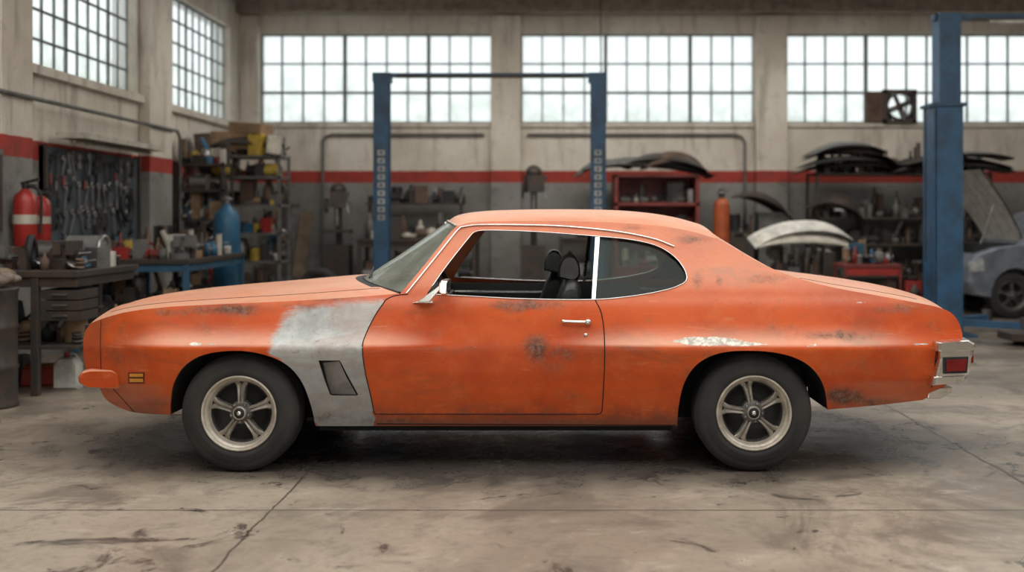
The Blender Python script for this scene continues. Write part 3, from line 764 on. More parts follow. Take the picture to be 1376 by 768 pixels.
def window_back(name, x0, x1, z0, z1, cols, heavy):
    e = empty(name, ((x0+x1)/2, YB+0.1, z0)); w = MB(); y = YB+0.1
    for i in range(cols+1):
        x = x0+(x1-x0)*i/cols; t = 0.028 if i % heavy == 0 else 0.011
        w.bx(x-t, x+t, y-0.03, y+0.03, z0, z1, 'mullion')
    for q, t in ((0, .03), (.345, .020), (.345*2-.02, .012), (1, .03)):
        z = z0+(z1-z0)*q
        w.bx(x0, x1, y-0.025, y+0.025, z-t, z+t, 'mullion')
    w.obj('frame', e)
    p = MB(); p.add([(x0, y, z0), (x1, y, z0), (x1, y, z1), (x0, y, z1)], [(0, 1, 2, 3)], 'pane'); p.obj('panes', e)
window_back('window_1', -4.67, -0.783, 3.0, 4.5, 11, 4)
window_back('window_2', -0.283, 3.642, 3.0, 4.5, 11, 4)
window_back('window_3', 4.167, 9.3, 3.0, 4.5, 15, 4)
def window_left(name, y0, y1, z0, z1, cols, rows):
    e = empty(name, (XL-0.12, (y0+y1)/2, z0)); w = MB(); x = XL-0.12
    for i in range(cols+1):
        y = y0+(y1-y0)*i/cols; t = 0.025 if i % 4 == 0 else 0.010
        w.bx(x-0.015, x+0.015, y-t, y+t, z0, z1, 'mullion')
    for j in range(rows+1):
        z = z0+(z1-z0)*j/rows; t = 0.025 if j in (0, rows) else 0.012
        w.bx(x-0.015, x+0.015, y0, y1, z-t, z+t, 'mullion')
    w.obj('frame', e)
    p = MB(); p.add([(x, y0, z0), (x, y1, z0), (x, y1, z1), (x, y0, z1)], [(0, 1, 2, 3)], 'pane'); p.obj('panes', e)
window_left('window_4', 4.6, 7.4, 2.95, 4.5, 10, 5)
window_left('window_5', 8.4, 11.35, 2.95, 4.5, 10, 5)
window_left('window_6', 0.2, 3.6, 2.95, 4.5, 10, 5)
e = empty('wall_conduit', (0, YB-0.05, 2.9))
tube('pipe_back', [(-3.6, YB-0.06, 0.0), (-3.6, YB-0.06, 2.68), (-3.55, YB-0.06, 2.76), (-3.45, YB-0.06, 2.8), (-0.9, YB-0.06, 2.8)], 0.025, 'grey', e)
tube('pipe_back_2', [(-0.18, YB-0.06, 2.8), (3.3, YB-0.06, 2.8), (3.42, YB-0.06, 2.76), (3.47, YB-0.06, 2.66), (3.47, YB-0.06, 0.0)], 0.022, 'grey', e)
tube('pipe_left', [(XL+0.17, 2, 2.58), (XL+0.17, 8.4, 2.58), (XL+0.17, 8.5, 2.5), (XL+0.17, 8.5, 0.0)], 0.022, 'grey', e)

# ------------------------------------------------------------------ lifts
def lift(name, x0, x1, y, w, h, bar_t, upper=False):
    e = empty(name, ((x0+x1)/2, y, 0))
    for i, x in enumerate((x0, x1)):
        s = 1 if i == 0 else -1
        p = MB()
        hh = h if not upper else h*0.72
        p.bx(x-w/2, x+w/2, y-w*0.6, y-w*0.48, 0, hh, 'blue'); p.bx(x-w/2, x+w/2, y+w*0.48, y+w*0.6, 0, hh, 'blue')
        p.bx(x-s*w/2-0.012, x-s*w/2+0.012, y-w*0.6, y+w*0.6, 0, hh, 'blue')
        p.bx(x-w*0.35, x+w*0.35, y-w*0.35, y+w*0.35, 0.1, 1.1, 'dsteel')
        p.bx(x-w*0.9, x+w*0.9, y-w*1.0, y+w*1.0, 0, 0.03, 'blue')
        if upper: p.bx(x-w*0.28, x+w*0.5, y-w*0.4, y+w*0.4, hh-0.05, h, 'blue'); p.bx(x-w*.62, x+w*.62, y-w*.7, y+w*.7, hh-0.04, hh, 'blue')
        else: p.bx(x-w*.65, x+w*.65, y-w*.5, y+w*.5, h-0.12, h, 'blue')
        for a in (-1, 1):
            d = Vector((s*0.75, a*0.55, 0)); c = Vector((x, y, 0.16))+d/2
            p.box(c, (d.length, 0.09, 0.08), 'blue', (0, 0, math.atan2(d.y, d.x)))
            p.cyl(Vector((x, y, 0.12))+d, Vector((x, y, 0.26))+d, 0.06, 'black')
        if not upper:
            for q in range(9):
                p.box((x+0.0, y-w*0.61, 2.26-q*0.105), (w*0.5, 0.006, 0.07), 'ledwhite')
                p.box((x+0.0, y-w*0.62, 2.26-q*0.105), (w*0.2, 0.008, 0.035), 'blue')
        p.obj('column_%d' % (i+1), e, bevel=0.005)
    b = MB(); b.bx(x0-w*.4, x1+w*.4, y-0.06, y+0.06, h-bar_t, h, 'blue')
    b.bx(x0+w, x1-w, y-0.09, y-0.07, h-bar_t-0.02, h-bar_t+0.015, 'dsteel')
    if upper:
        b.bx(x0+.5, x1-.5, y-.15, y-.08, h-.13, h-.09, 'white')
        for q in range(10): b.box((x0-.25, y-.1, 2.8-q*.2), (.012, .012, .22), 'black')
    b.obj('crossbar', e)
lift('two_post_car_lift', -1.98, 0.83, 8.0, 0.185, 3.30, 0.05)
lift('two_post_car_lift', 4.98, 8.0, 7.0, 0.33, 3.88, 0.07, True)

# ------------------------------------------------------------------ clutter
DARK = ['dsteel', 'dsteel', 'black', 'grey', 'brown', 'dsteel', 'steel', 'grey', 'black']
MIX = DARK+['card', 'red', 'cyan', 'yellow', 'white', 'wood', 'darkred', 'brown', 'cream', 'bluebench', 'dsteel', 'black', 'grey', 'card']
def clutter(mb, x0, x1, y0, y1, z, h0, h1, pal, rng, dens_=1.0, axis='x'):
    L = (x1-x0) if axis == 'x' else (y1-y0); t = 0.03
    while t < L-0.05:
        w = rng.uniform(0.07, 0.24)/dens_
        if t+w > L: w = L-t
        if axis == 'x': cx = x0+t+w/2; cy = rng.uniform(y0+0.1, y1-0.1) if y1-y0 > 0.3 else (y0+y1)/2
        else: cy = y0+t+w/2; cx = rng.uniform(x0+0.1, x1-0.1) if x1-x0 > 0.3 else (x0+x1)/2
        h = rng.uniform(h0, h1); k = rng.choice(pal); q = rng.random(); r = w*0.45
        if q < 0.18: mb.box((cx, cy, z+h/2), (w*.9, w*1.1, h), k, (0, 0, rng.uniform(-.4, .4)))
        elif q < 0.36:
            mb.lathe((cx, cy, z), (0, 0, 1), [(0, 0), (r*.8, 0), (r*.8, h*.6), (r*.3, h*.8), (r*.3, h), (0, h)], k, 12)
        elif q < 0.46: mb.cyl((cx, cy, z), (cx, cy, z+h*.8), r*.9, k, seg=14); mb.torus((cx, cy, z+h*.8), (0, 0, 1), r*.85, .008, 'steel', 14, 6)
        elif q < 0.62:
            rr = min(r, h*.45); mb.cyl((cx-w*.45, cy, z+rr), (cx+w*.45, cy, z+rr), rr, k, seg=14); mb.box((cx, cy, z+rr*.2), (w*.7, rr*1.6, rr*.4), 'dsteel')
            mb.cyl((cx+w*.45, cy, z+rr), (cx+w*.6, cy, z+rr), rr*.3, 'steel', seg=8); mb.box((cx, cy, z+rr*1.9), (w*.3, rr, rr*.4), k)
        elif q < 0.72:
            mb.box((cx, cy, z+h*.3), (w, w*.7, h*.6), k, (0, 0, rng.uniform(-.2, .2))); mb.torus((cx, cy, z+h*.6), (0, 1, 0), w*.25, .01, 'black', 14, 6)
        elif q < 0.80:
            for i in range(3): mb.torus((cx, cy, z+.02+i*.03), (rng.uniform(-.15, .15), rng.uniform(-.15, .15), 1), r*.9, .016, k, 16, 6)
        elif q < 0.90:
            mb.box((cx, cy, z+h*.55), (.03, w*.6, h*1.1), k, (rng.uniform(-.2, .2), rng.uniform(-.5, .5), 0)); mb.ball((cx, cy, z+h*.25), (r*.7, r*.7, h*.25), rng.choice(pal), 10)
            mb.cyl((cx-w*.5, cy-.03, z+h*.2), (cx+w*.6, cy+.03, z+h*rng.uniform(.3, 1.0)), .014, rng.choice(pal), seg=8)
        else: mb.ball((cx, cy, z+h*.35), (w*.5, w*.5, h*.36), k, 12); mb.torus((cx, cy, z+h*.35), (0.5, 0, 1), w*.4, .015, 'steel', 14, 6)
        t += w*rng.uniform(0.7, 1.05)
def bench(name, x0, x1, y0, y1, h, kt, kl, shelf=0.35, inset=0.04):
    e = empty(name, ((x0+x1)/2, (y0+y1)/2, 0)); b = MB()
    b.bx(x0, x1, y0, y1, h-0.05, h, kt); b.bx(x0+.03, x1-.03, y0+.03, y1-.03, h-0.13, h-0.05, kl)
    for x in (x0+.04, x1-inset):
        for y in (y0+.04, y1-.04): b.bx(x-.03, x+.03, y-.03, y+.03, 0, h-.05, kl)
    if shelf: b.bx(x0+.03, x1-.03, y0+.03, y1-.03, shelf-.03, shelf, kl)
    b.obj('frame', e, bevel=0.004); return e
def rack(name, x0, x1, y0, y1, hs, kp, pal, seed, hmax=0.32, ov=None):
    e = empty(name, ((x0+x1)/2, (y0+y1)/2, 0)); b = MB(); top_ = hs[-1]
    for x in (x0+.02, x1-.02):
        for y in (y0+.02, y1-.02): b.bx(x-.02, x+.02, y-.02, y+.02, 0, top_+.02, kp)
    for h in hs: b.bx(x0, x1, y0, y1, h-.03, h, kp)
    b.obj('frame', e); c = MB(); rng = random.Random(seed)
    for h in hs:
        clutter(c, x0, x1, y0, y1, h, .12, hmax, pal, rng, 1.0); clutter(c, x0, x1, y0+.05, y1, h, .1, hmax, pal, rng, 1.2); clutter(c, x0, x1, y0, y1-.1, h, .05, hmax*.6, pal, rng, 1.5)
    c.obj('stored_parts', e); return e
def vise(mb, x, y, z, s=1.0, k='dsteel'):
    mb.cyl((x, y, z), (x, y, z+.05*s), .09*s, k); mb.box((x, y, z+.1*s), (.12*s, .1*s, .12*s), k)
    mb.box((x+.1*s, y, z+.16*s), (.06*s, .16*s, .1*s), k); mb.box((x+.0*s, y, z+.16*s), (.06*s, .16*s, .1*s), k); mb.box((x+.05*s, y, z+.12*s), (.25*s, .06*s, .05*s), k)
    mb.cyl((x+.18*s, y-.1*s, z+.12*s), (x+.18*s, y+.1*s, z+.12*s), .008*s, 'steel', seg=8)
e = bench('metal_workbench', -4.75, -3.55, 2.55, 3.8, 1.0, 'dsteel', 'dsteel', 0.40, 0.36)
c = MB(); r_ = random.Random(4)
vise(c, -3.85, 2.9, 1.0, 1.1); vise(c, -4.35, 2.8, 1.0, 0.9, 'grey')
c.cyl((-4.15, 3.1, 1.12), (-3.85, 3.3, 1.12), .11, 'dsteel'); c.torus((-4.1, 2.9, 1.14), (1, 0.3, 0), .12, .03, 'black')
c.cyl((-4.0, 3.4, 1.14), (-3.7, 3.4, 1.14), .13, 'grey'); c.torus((-3.7, 3.4, 1.14), (1, 0, 0), .12, .02, 'steel')
for yy, dd in ((2.6, 1.4), (2.8, 1.3), (3.0, 1.2), (3.2, 1.1), (3.35, 1.0)): clutter(c, -4.7, -3.6, yy, yy+.45, 1.0, .06, .16+.05*(yy-2), DARK+['white', 'cyan', 'darkred'], r_, dd)
for i in range(3): c.bx(-3.88, -3.56, 2.60, 2.95, 0.60+i*.085, 0.675+i*.085, 'dsteel'); c.bx(-3.78, -3.66, 2.58, 2.60, 0.635+i*.085, 0.645+i*.085, 'steel')
for yy, dd in ((2.6, 1.0), (2.8, 1.2), (3.0, 1.2), (3.2, 1.0)): clutter(c, -4.7, -3.6, yy, yy+.5, 0.40, .08, .30, DARK+['brown', 'card'], r_, dd)
clutter(c, -4.7, -4.35, 2.9, 3.6, 0.0, .1, .3, DARK, r_, 1.0); clutter(c, -4.7, -4.3, 3.3, 3.7, 0.0, .1, .3, DARK, r_, 1.0)
c.obj('tools_and_parts', e)
o_ = MB(); o_.box((-4.14, 3.2, 0.075), (.30, .22, .15), 'red', (0, 0, .1), .92); o_.box((-4.14, 3.2, .16), (.26, .18, .02), 'orange', (0, 0, .1)); o_.obj('red_parts_bin', e, bevel=.01)
o_ = MB(); o_.sweep([(-3.92, 0), (-3.72, 0), (-3.72, .2), (-3.76, .26), (-3.88, .26), (-3.92, .2)], [(2.9, 0, 0, .9), (2.92, 0, 0, 1), (3.02, 0, 0, 1), (3.04, 0, 0, .9)], 'plastic')
o_.cyl((-3.83, 2.97, .25), (-3.83, 2.97, .30), .025, 'red'); o_.torus((-3.78, 2.97, .26), (0, 1, 0), .03, .01, 'plastic'); o_.obj('plastic_jug', e, bevel=.01)
o_ = MB(); o_.lathe((-4.02, 2.1, 0), (0, 0, 1), [(0, 0), (.2, 0), (.2, .02), (.19, .04), (.19, .28), (.2, .3), (.19, .32), (.19, .58), (.2, .6), (.19, .62), (.19, .86), (.2, .88), (.2, .9), (0, .9)], 'dsteel', 32)
rr_ = random.Random(3)
for i in range(16):
    o_.ball((-4.02+rr_.uniform(-.13, .15), 2.1+rr_.uniform(-.14, .1), .92+rr_.uniform(0, .1)), (rr_.uniform(.05, .13), rr_.uniform(.04, .1), rr_.uniform(.02, .06)), rr_.choice(['cloth', 'wood', 'brown', 'cloth']), 14)
o_.obj('steel_drum_with_rags')
tube('floor_cable', [tuple(p) for p in cr([(-4.3, 1.75, .012), (-3.85, 1.62, .012), (-3.62, 1.45, .012), (-3.68, 1.25, .012), (-3.95, 1.1, .012), (-4.4, 0.9, .012)], 8)], .011, 'black')
o_ = MB(); o_.bx(XL+.005, XL+.18, 3.45, 3.8, 1.25, 2.05, 'grey'); o_.bx(XL+.18, XL+.19, 3.48, 3.77, 1.3, 2.0, 'dsteel'); o_.bx(XL+.19, XL+.21, 3.5, 3.53, 1.6, 1.7, 'steel'); o_.cyl((XL+.1, 3.6, 0), (XL+.1, 3.6, 1.26), .025, 'grey'); o_.cyl((XL+.1, 3.6, 2.0), (XL+.1, 3.6, 2.6), .025, 'grey'); o_.obj('electrical_panel', bevel=.006)
def exting(name, x, y, z, s):
    m_ = MB(); r = .095*s; h = .48*s
    m_.lathe((x, y, z), (0, 0, 1), [(0, .01), (r*.8, 0), (r, .03), (r, h*.82), (r*.85, h*.93), (r*.4, h), (r*.3, h*1.03), (0, h*1.03)], 'red', 28)
    m_.cyl((x, y, z+h), (x, y, z+h*1.14), .025*s, 'black'); m_.box((x+.04*s, y, z+h*1.16), (.15*s, .03*s, .02*s), 'black', (0, -.25, 0)); m_.box((x+.04*s, y, z+h*1.1), (.12*s, .03*s, .015*s), 'dsteel', (0, .1, 0))
    m_.lathe((x, y, z+h*.42), (0, 0, 1), [(r*1.01, 0), (r*1.01, h*.16)], 'cream', 28)
    pts = cr([(x-.03, y, z+h*1.08), (x+.12*s, y-.02, z+h*1.0), (x+.14*s, y-.02, z+h*.6), (x+.13*s, y-.02, z+h*.25)], 6)
    for a, b in zip(pts[:-1], pts[1:]): m_.cyl(a, b, .012*s, 'black', seg=8)
    m_.box((x-.10, y, z+h*.5), (.04, .12, .1), 'dsteel'); return m_.obj(name)
exting('fire_extinguisher', XL+.275, 4.02, 1.14, 1.12)
exting('fire_extinguisher', XL+.27, 4.34, 1.18, 0.92)
e = empty('tool_pegboard', (XL+.05, 6.1, 1.7)); b = MB(); b.bx(XL+.005, XL+.05, 4.85, 7.35, 1.15, 2.15, 'board')
for y in (4.87, 6.1, 7.33): b.bx(XL+.005, XL+.08, y-.02, y+.02, 1.13, 2.17, 'dsteel')
b.obj('board', e); b = MB(); r_ = random.Random(9)
for row, (z, n) in enumerate(((2.08, 17), (1.80, 14), (1.5, 13))):
    for i in range(n):
        y = 4.95+i*(2.3/n)+r_.uniform(-.03, .03); L = r_.uniform(.10, .30); x = XL+.075; z_ = z+r_.uniform(-.05, .03)
        kk = r_.choice(['steel', 'steel', 'grey', 'black', 'dsteel', 'black'])
        b.box((x, y, z_-L/2), (.012, .026, L), kk, (r_.uniform(-.5, .5), 0, 0))
        b.torus((x, y, z_), (1, 0, 0), .030, .010, kk, 12, 6)
        if r_.random() < .5: b.box((x, y, z_-L), (.02, .09, .05), kk)
        else: b.cyl((x, y, z_-L), (x, y, z_-L-.1), .018, r_.choice(['darkred', 'black', 'black', 'grey']), seg=8)
for q in range(3): b.torus((XL+.10, 6.9-q*.03, 1.55), (1, 0, 0), .17-.015*q, .014, 'black', 24, 6)
b.obj('hand_tools', e)
o_ = MB(); o_.bx(XL+.1, XL+.4, 5.0, 7.3, 2.24, 2.30, 'cream'); o_.cyl((XL+.25, 5.1, 2.21), (XL+.25, 7.2, 2.21), .02, 'white'); o_.bx(XL+.005, XL+.1, 5.6, 5.65, 2.25, 2.3, 'grey'); o_.bx(XL+.005, XL+.1, 6.9, 6.95, 2.25, 2.3, 'grey'); o_.obj('strip_lamp', bevel=.01)
e = bench('blue_workbench', -4.85, -3.6, 5.3, 7.4, 0.98, 'dsteel', 'bluebench', 0.4)
c = MB(); r_ = random.Random(12)
vise(c, -3.8, 5.6, .98, 1.2, 'grey')
for yy in (5.35, 5.55, 5.8, 6.1, 6.3, 6.5, 6.8): clutter(c, -4.8, -3.65, yy, yy+.5, .98, .08, .26+.09*(yy-5.3), MIX, r_, 1.3)
for yy in (5.35, 5.5, 5.7, 6.2): clutter(c, -4.8, -3.65, yy, yy+.5, .4, .1, .45, DARK+['card', 'cyan'], r_, 1.0)
clutter(c, -4.8, -3.65, 5.35, 5.8, .0, .1, .3, DARK, r_, 1.0)
c.obj('tools_and_parts', e)
o_ = MB(); o_.lathe((-4.0, 7.95, 0), (0, 0, 1), [(0, 0), (.17, 0), (.17, 1.35), (.15, 1.47), (.07, 1.56), (.04, 1.6), (0, 1.6)], 'cyan', 28); o_.cyl((-4.0, 7.95, 1.58), (-4.0, 7.95, 1.7), .04, 'steel'); o_.torus((-4.0, 7.95, 1.66), (0, 0, 1), .07, .012, 'steel'); o_.obj('gas_cylinder')
e = rack('storage_rack', -4.85, -3.62, 9.2, 9.8, [0.35, 0.8, 1.2, 1.6, 2.0, 2.3], 'grey', MIX, 21, .42)
c = MB()
c.box((-4.35, 9.5, 2.52), (.6, .45, .25), 'card', (0, 0, .1)); c.box((-4.1, 9.45, 2.7), (.5, .4, .14), 'card', (0, .08, -.2)); c.panel((-4.2, 9.4, 2.35), 1.1, .4, .26, 'dsteel'); c.ball((-4.45, 9.22, 2.12), (.16, .14, .12), 'yellow')
c.box((-3.75, 9.3, 2.45), (.2, .3, .26), 'cream', (0, .1, .4)); c.box((-4.75, 9.3, 2.46), (.22, .3, .3), 'brown', (0, -.1, .3)); c.obj('boxes_on_top', e)
e = rack('storage_rack', -4.9, -4.22, 8.55, 9.0, [0.5, 1.0, 1.4, 1.8, 2.15], 'dsteel', MIX, 33, .42)
o_ = MB()
for i in range(4): o_.box((-4.15+i*.11, 11.55-i*.06, .85), (.32-.04*i, .03, 1.72-.12*i), ['wood', 'dsteel', 'grey', 'wood'][i], (-.22, .05*(i-1), .1))
o_.obj('leaning_panels')
o_ = MB(); o_.torus((-3.25, 10.1, .33), (0.1, 1, 0.05), .26, .075, 'rubber', 32, 12); o_.torus((-3.25, 10.1, .33), (0.1, 1, 0.05), .17, .02, 'steel', 32, 8); o_.obj('spare_tyre')
o_ = MB()
for i in range(3): o_.torus((-3.95, 10.4, .1+.17*i), (0, 0.02*i, 1), .25, .08, 'rubber', 32, 12)
o_.box((-3.95, 10.4, .75), (.4, .35, .42), 'dsteel', (0, 0, .3)); clutter(o_, -4.15, -3.75, 10.2, 10.6, .96, .15, .4, DARK, r_, 1.2); o_.obj('tyre_stack')
e = bench('long_workbench', -2.85, -0.95, 10.9, 11.7, 1.08, 'dsteel', 'dsteel', .45)
c = MB(); r_ = random.Random(5)
for q in range(3): clutter(c, -2.8, -1, 10.95, 11.5, 1.08, .1, .42, DARK+['cream', 'yellow', 'darkred'], r_, 1.1); clutter(c, -2.8, -1, 10.95, 11.5, .45, .1, .45, DARK+['darkred'], r_)
c.bx(-2.8, -1.2, 11.4, 11.8, 1.62, 1.65, 'dsteel')
for x in (-2.75, -1.25): c.bx(x-.02, x+.02, 11.55, 11.6, 1.08, 1.63, 'dsteel')
for q in range(3): clutter(c, -2.8, -1.2, 11.4, 11.8, 1.65, .1, .34, DARK, r_)
c.obj('machine_parts', e)
def drill(bx, by, s):
    o_ = MB()
    o_.cyl((bx, by, 0), (bx, by, .05), .24, 'dsteel'); o_.cyl((bx, by, .05), (bx, by, 2.0*s), .05, 'dsteel'); o_.box((bx, by-.1, 1.85*s), (.26, .46, .26), 'dsteel', (0, 0, .2)); o_.ball((bx, by-.05, 2.02*s), (.13, .2, .12), 'dsteel'); o_.box((bx, by-.12, 1.3*s), (.42, .36, .05), 'dsteel')
    o_.cyl((bx, by-.2, 1.4*s), (bx, by-.2, 1.75*s), .035, 'steel'); o_.box((bx, by, .5), (.38, .36, .95), 'dsteel'); o_.torus((bx-.17, by-.15, 1.75*s), (1, 0, 0), .11, .015, 'dsteel')
    for i in range(3): o_.cyl((bx+.14, by-.15, 1.8*s), (bx+.2, by-.15+.2*math.cos(i*2.1), 1.8*s+.2*math.sin(i*2.1)), .012, 'steel', seg=8)
    o_.obj('drill_press', bevel=.01)
drill(-3.2, 11.3, .92); drill(-0.05, 10.9, 1.05)
o_ = bench('steel_workbench', 0.35, 1.1, 11.0, 11.7, 1.1, 'dsteel', 'dsteel', .5)
c = MB()
for q in range(2): clutter(c, .38, 1.05, 11.05, 11.6, 1.1, .1, .42, DARK, r_); clutter(c, .38, 1.05, 11.05, 11.6, .5, .1, .4, DARK, r_)
c.obj('machine_parts', o_)
e = empty('red_tool_cabinet', (1.87, 11.2, 0)); b = MB()
b.bx(1.22, 1.28, 10.85, 11.6, 0, 2.08, 'darkred'); b.bx(2.50, 2.56, 10.85, 11.6, 0, 2.08, 'darkred'); b.bx(1.22, 2.56, 11.55, 11.6, 0, 2.08, 'darkred')
for h in (.1, .6, 1.15, 1.6, 2.05): b.bx(1.22, 2.56, 10.85, 11.6, h, h+.05, 'darkred')
b.bx(1.29, 2.49, 10.84, 10.87, .15, .58, 'darkred'); b.obj('carcass', e, bevel=.004)
c = MB()
for h in (.65, 1.2, 1.65):
    for q in range(2): clutter(c, 1.3, 2.48, 10.9, 11.4, h, .1, .36, DARK+['darkred', 'cream'], r_, 1.1)
c.obj('contents', e)
c = MB(); c.panel((1.75, 11.15, 2.12), 2.1, .8, .26, 'grey', (0, .04, .05)); c.panel((2.05, 11.0, 2.2), 1.3, .6, .24, 'dsteel', (0, .08, -.1)); c.panel((1.05, 11.1, 2.14), .9, .6, .2, 'grey', (0, -.15, .1))
c.panel((2.2, 10.95, 2.12), 1.1, .4, .34, 'brown', (0, .12, .2)); c.obj('salvaged_hoods', e)
b = MB(); b.cyl((2.85, 10.5, 0), (2.85, 10.5, 1.6), .12, 'orange', seg=24); b.ball((2.85, 10.5, 1.6), .12, 'orange'); b.cyl((2.85, 10.5, 1.68), (2.85, 10.5, 1.85), .045, 'dsteel'); b.torus((2.85, 10.5, 1.8), (0, 0, 1), .07, .012, 'steel'); b.obj('acetylene_cylinder')
e = rack('parts_rack', 4.42, 7.2, 10.95, 11.65, [0.5, 1.0, 1.42, 2.12], 'dsteel', DARK, 41, .50)
c = MB()
for i, (x, w_, z, h_, k) in enumerate([(4.95, 1.75, 2.14, .16, 'dsteel'), (5.0, 1.6, 2.22, .18, 'grey'), (4.95, 1.4, 2.32, .20, 'dsteel'), (4.9, 1.2, 2.42, .20, 'grey'), (6.55, 1.9, 2.14, .16, 'grey'), (6.6, 1.7, 2.22, .16, 'dsteel'), (6.75, 1.4, 2.32, .14, 'grey')]):
    c.panel((x, 11.15-.03*i, z), w_, .7, h_, k, (0, .03*((i % 3)-1), .05*((i % 2)*2-1)), .35)
for q in range(2): clutter(c, 5.7, 6.9, 10.95, 11.4, 2.15, .15, .35, DARK, r_)
c.panel((4.7, 10.9, 1.45), .9, .5, .35, 'dsteel', (0, .3, 0)); c.obj('salvaged_body_panels', e)
c = MB(); c.box((3.1, 11.3, .55), (.7, .5, 1.1), 'dsteel'); clutter(c, 2.8, 3.45, 11.1, 11.5, 1.1, .2, .55, DARK, r_); clutter(c, 2.8, 3.45, 11.0, 11.4, 1.1, .2, .6, DARK, r_); c.panel((3.6, 11.2, 1.55), 1.0, .5, .25, 'dsteel', (0, .4, .2)); c.box((3.8, 11.35, .75), (.5, .4, 1.5), 'grey'); c.obj('parts_cabinet', bevel=.01)
e = empty('engine_stand_with_bumper', (3.6, 8.6, 0)); c = MB()
c.panel((3.62, 8.6, 1.12), 1.35, .45, .26, 'white', (.25, -.06, .05), .3); c.panel((3.62, 8.42, 1.08), 1.25, .2, .12, 'cream', (.6, .02, .05), .3)
c.obj('white_bumper_cover', e); c = MB()
c.box((3.6, 8.7, .72), (.62, .5, .42), 'dsteel', (0, .05, .1), .8)
for i in range(4): c.cyl((3.38+i*.14, 8.45, .8), (3.35+i*.15, 8.3, 1.0), .03, 'grey', seg=10)
c.cyl((3.9, 8.7, .8), (4.0, 8.7, .8), .16, 'grey'); c.cyl((3.9, 8.45, .95), (3.98, 8.45, .95), .09, 'steel'); c.ball((3.3, 8.7, .95), (.14, .14, .12), 'grey')
for x in (3.2, 4.0):
    for y in (8.4, 9.0): c.cyl((x, y, 0), (x+(3.6-x)*.3, y, .7), .03, 'dsteel', seg=8)
c.bx(3.15, 4.05, 8.35, 9.05, .48, .52, 'dsteel')
for q in range(3): clutter(c, 3.1, 4.1, 8.3, 8.6, .52, .2, .6, DARK+['grey'], r_, 1.2)
c.obj('engine', e, bevel=.005)
e = empty('red_tool_cart', (4.2, 7.5, 0)); c = MB(); x0_ = 3.86; y0_ = 7.3
for h in (.25, .80): c.bx(x0_, x0_+.72, y0_, y0_+.5, h, h+.04, 'darkred')
for x in (x0_+.02, x0_+.70):
    for y in (y0_+.02, y0_+.48): c.bx(x-.015, x+.015, y-.015, y+.015, .08, .83, 'darkred'); c.cyl((x-.02, y, .05), (x+.02, y, .05), .05, 'black')
c.bx(x0_+.03, x0_+.69, y0_+.03, y0_+.06, .70, .8, 'red')
for q in range(3): clutter(c, x0_+.03, x0_+.7, y0_+.05, y0_+.45, .84, .08, .36, MIX, r_, 1.4); clutter(c, x0_+.03, x0_+.7, y0_+.05, y0_+.45, .29, .1, .4, DARK, r_)
c.obj('cart', e)
e = empty('exhaust_fan', (5.9, YB, 3.27)); c = MB()
c.bx(5.50, 5.80, YB-.10, YB-.01, 3.02, 3.52, 'brown'); fx, fz = 6.05, 3.27
for a in (-.25, .25): c.bx(fx+a-.03, fx+a+.03, YB-.12, YB-.01, fz-.28, fz+.28, 'dsteel'); c.bx(fx-.28, fx+.28, YB-.12, YB-.01, fz+a-.03, fz+a+.03, 'dsteel')
for sx in (-1, 1):
    for sz in (-1, 1): c.box((fx+sx*.2, YB-.05, fz+sz*.2), (.12, .02, .12), 'dsteel', (0, .785, 0))
c.lathe((fx, YB-.14, fz), (0, 1, 0), [(.20, 0), (.23, 0), (.23, .12), (.20, .12), (.20, 0)], 'dsteel', 32); c.cyl((fx, YB-.12, fz), (fx, YB-.02, fz), .05, 'dsteel')
for i in range(4):
    a = i*math.pi/2+.4; c.box((fx+.11*math.cos(a), YB-.07, fz+.11*math.sin(a)), (.17, .01, .10), 'grey', (.5, -a, 0))
c.obj('fan', e)
y0, y1 = 8.95, 10.65; ym = (y0+y1)/2
e = empty('silver_sedan_with_open_hood', (8.3, ym, 0)); b = MB()
def rx(L): return [(6.05+a, z) for a, z in L]
arch = lambda cx: [(cx+.36*math.cos(math.pi*q/10), .30+.42*math.sin(math.pi*q/10)) for q in range(11)]
low = rx([(0.06, .34), (0.0, .52), (0.02, .74), (0.12, .90), (0.4, 1.0), (1.1, 1.08), (2.2, 1.1), (3.0, 1.1), (3.8, 1.05), (3.9, .8), (3.9, .4), (3.86, .30)]+arch(3.2)+arch(0.62)+[(.25, .30)])
st = [(y0, 0, 0, .97), (y0+.04, 0, 0, 1), (y1-.04, 0, 0, 1), (y1, 0, 0, .97)]
b.sweep(low, st, 'carsilver')
gh = rx([(0.75, 1.04), (1.3, 1.48), (1.7, 1.56), (2.6, 1.55), (3.0, 1.46), (3.5, 1.05)])
b.sweep(gh, [(y0+.08, 0, -.02, .93), (y0+.2, 0, 0, 1), (y1-.2, 0, 0, 1), (y1-.08, 0, -.02, .93)], 'carsilver')
b.prism(rx([(0.86, 1.11), (1.34, 1.44), (1.9, 1.48), (1.9, 1.11)]), y0+.055, y0+.09, 'black'); b.prism(rx([(1.96, 1.11), (1.96, 1.48), (2.5, 1.46), (3.0, 1.12)]), y0+.055, y0+.09, 'black')
b.obj('body', e, bevel=.02)
w = MB()
for x in (6.67, 9.25):
    wheel(w, Vector((x, y0+.01, .33)), -1, R=.33, rim='hub', spoke='hub'); wheel(w, Vector((x, y1-.01, .33)), 1, R=.33, rim='hub', spoke='hub')
w.obj('wheels', e)
b = MB(); b.panel((6.55, ym, 1.60), 1.2, 1.5, .08, 'white', (0, .95, 0), .3, .03)
b.cyl((6.3, y0+.25, 1.0), (6.5, y0+.25, 1.6), .012, 'steel'); b.prism(rx([(.03, .66), (.01, .78), (.2, .86), (.22, .68)]), y0-.005, y0+.1, 'lampglass')
b.bx(6.2, 6.8, y0+.2, y1-.2, .9, 1.05, 'black'); b.obj('raised_hood', e)
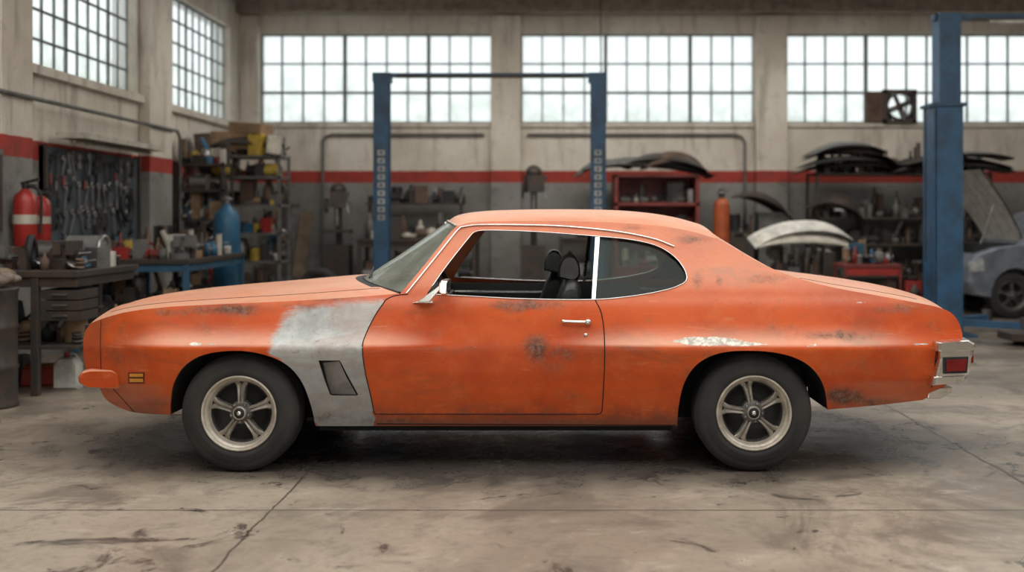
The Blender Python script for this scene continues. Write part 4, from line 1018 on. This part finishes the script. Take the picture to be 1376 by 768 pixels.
c = MB(); c.bx(5.3, 6.1, 5.8, 6.2, .06, .14, 'dsteel'); c.cyl((5.5, 5.8, .06), (5.5, 6.2, .06), .06, 'black'); c.cyl((5.95, 5.8, .06), (5.95, 6.2, .06), .06, 'black'); c.cyl((6.05, 6.0, .12), (6.5, 6.0, .45), .018, 'steel'); c.cyl((5.6, 6.0, .14), (5.6, 6.0, .22), .06, 'dsteel'); c.obj('floor_jack')
c = MB(); r_ = random.Random(77); c.bx(5.2, 5.9, 8.9, 9.3, 0, .3, 'dsteel'); clutter(c, 5.2, 5.9, 8.9, 9.3, .3, .1, .4, DARK, r_); clutter(c, 5.2, 5.9, 8.9, 9.3, .3, .1, .4, DARK+['red'], r_); c.obj('parts_crate')
tube('hanging_cable', [(0.98, 10.5, 5.3), (0.99, 10.5, 3.8), (1.0, 10.5, 3.4)], .012, 'black')

# ------------------------------------------------------------------ light
w = bpy.data.worlds.new('overcast_sky'); scene.world = w; w.use_nodes = True
nt = w.node_tree; nt.nodes.clear()
o_ = nt.nodes.new('ShaderNodeOutputWorld'); b_ = nt.nodes.new('ShaderNodeBackground')
b_.inputs['Color'].default_value = (1.0, 0.985, 0.95, 1); b_.inputs['Strength'].default_value = 3.0
nt.links.new(b_.outputs[0], o_.inputs[0])
def area(name, loc, rot, sx, sy, pw, col=(1, 1, 1)):
    l = bpy.data.lights.new(name, 'AREA'); l.shape = 'RECTANGLE'; l.size = sx; l.size_y = sy; l.energy = pw; l.color = col
    ob = bpy.data.objects.new(name, l); ob.location = loc; ob.rotation_euler = rot; scene.collection.objects.link(ob)
area('back_fill_light', (2.0, 8.5, 4.9), (0, 0, 0), 10, 1.5, 280, (1, .96, .90))  # added fill light brightening the rear bays, no real fixture there
# ------------------------------------------------------------------ camera
cd = bpy.data.cameras.new('camera'); cam = bpy.data.objects.new('camera', cd); scene.collection.objects.link(cam)
cam.location = (CX, -CD, CZ); cam.rotation_euler = (math.radians(90), 0, 0)
cd.sensor_width = 36; cd.lens = 36*FP/1376; cd.shift_x = -52/1376; cd.shift_y = -94/1376
cd.dof.use_dof = True; cd.dof.focus_distance = 6.1; cd.dof.aperture_fstop = 1.1
cd.clip_end = 200
scene.camera = cam
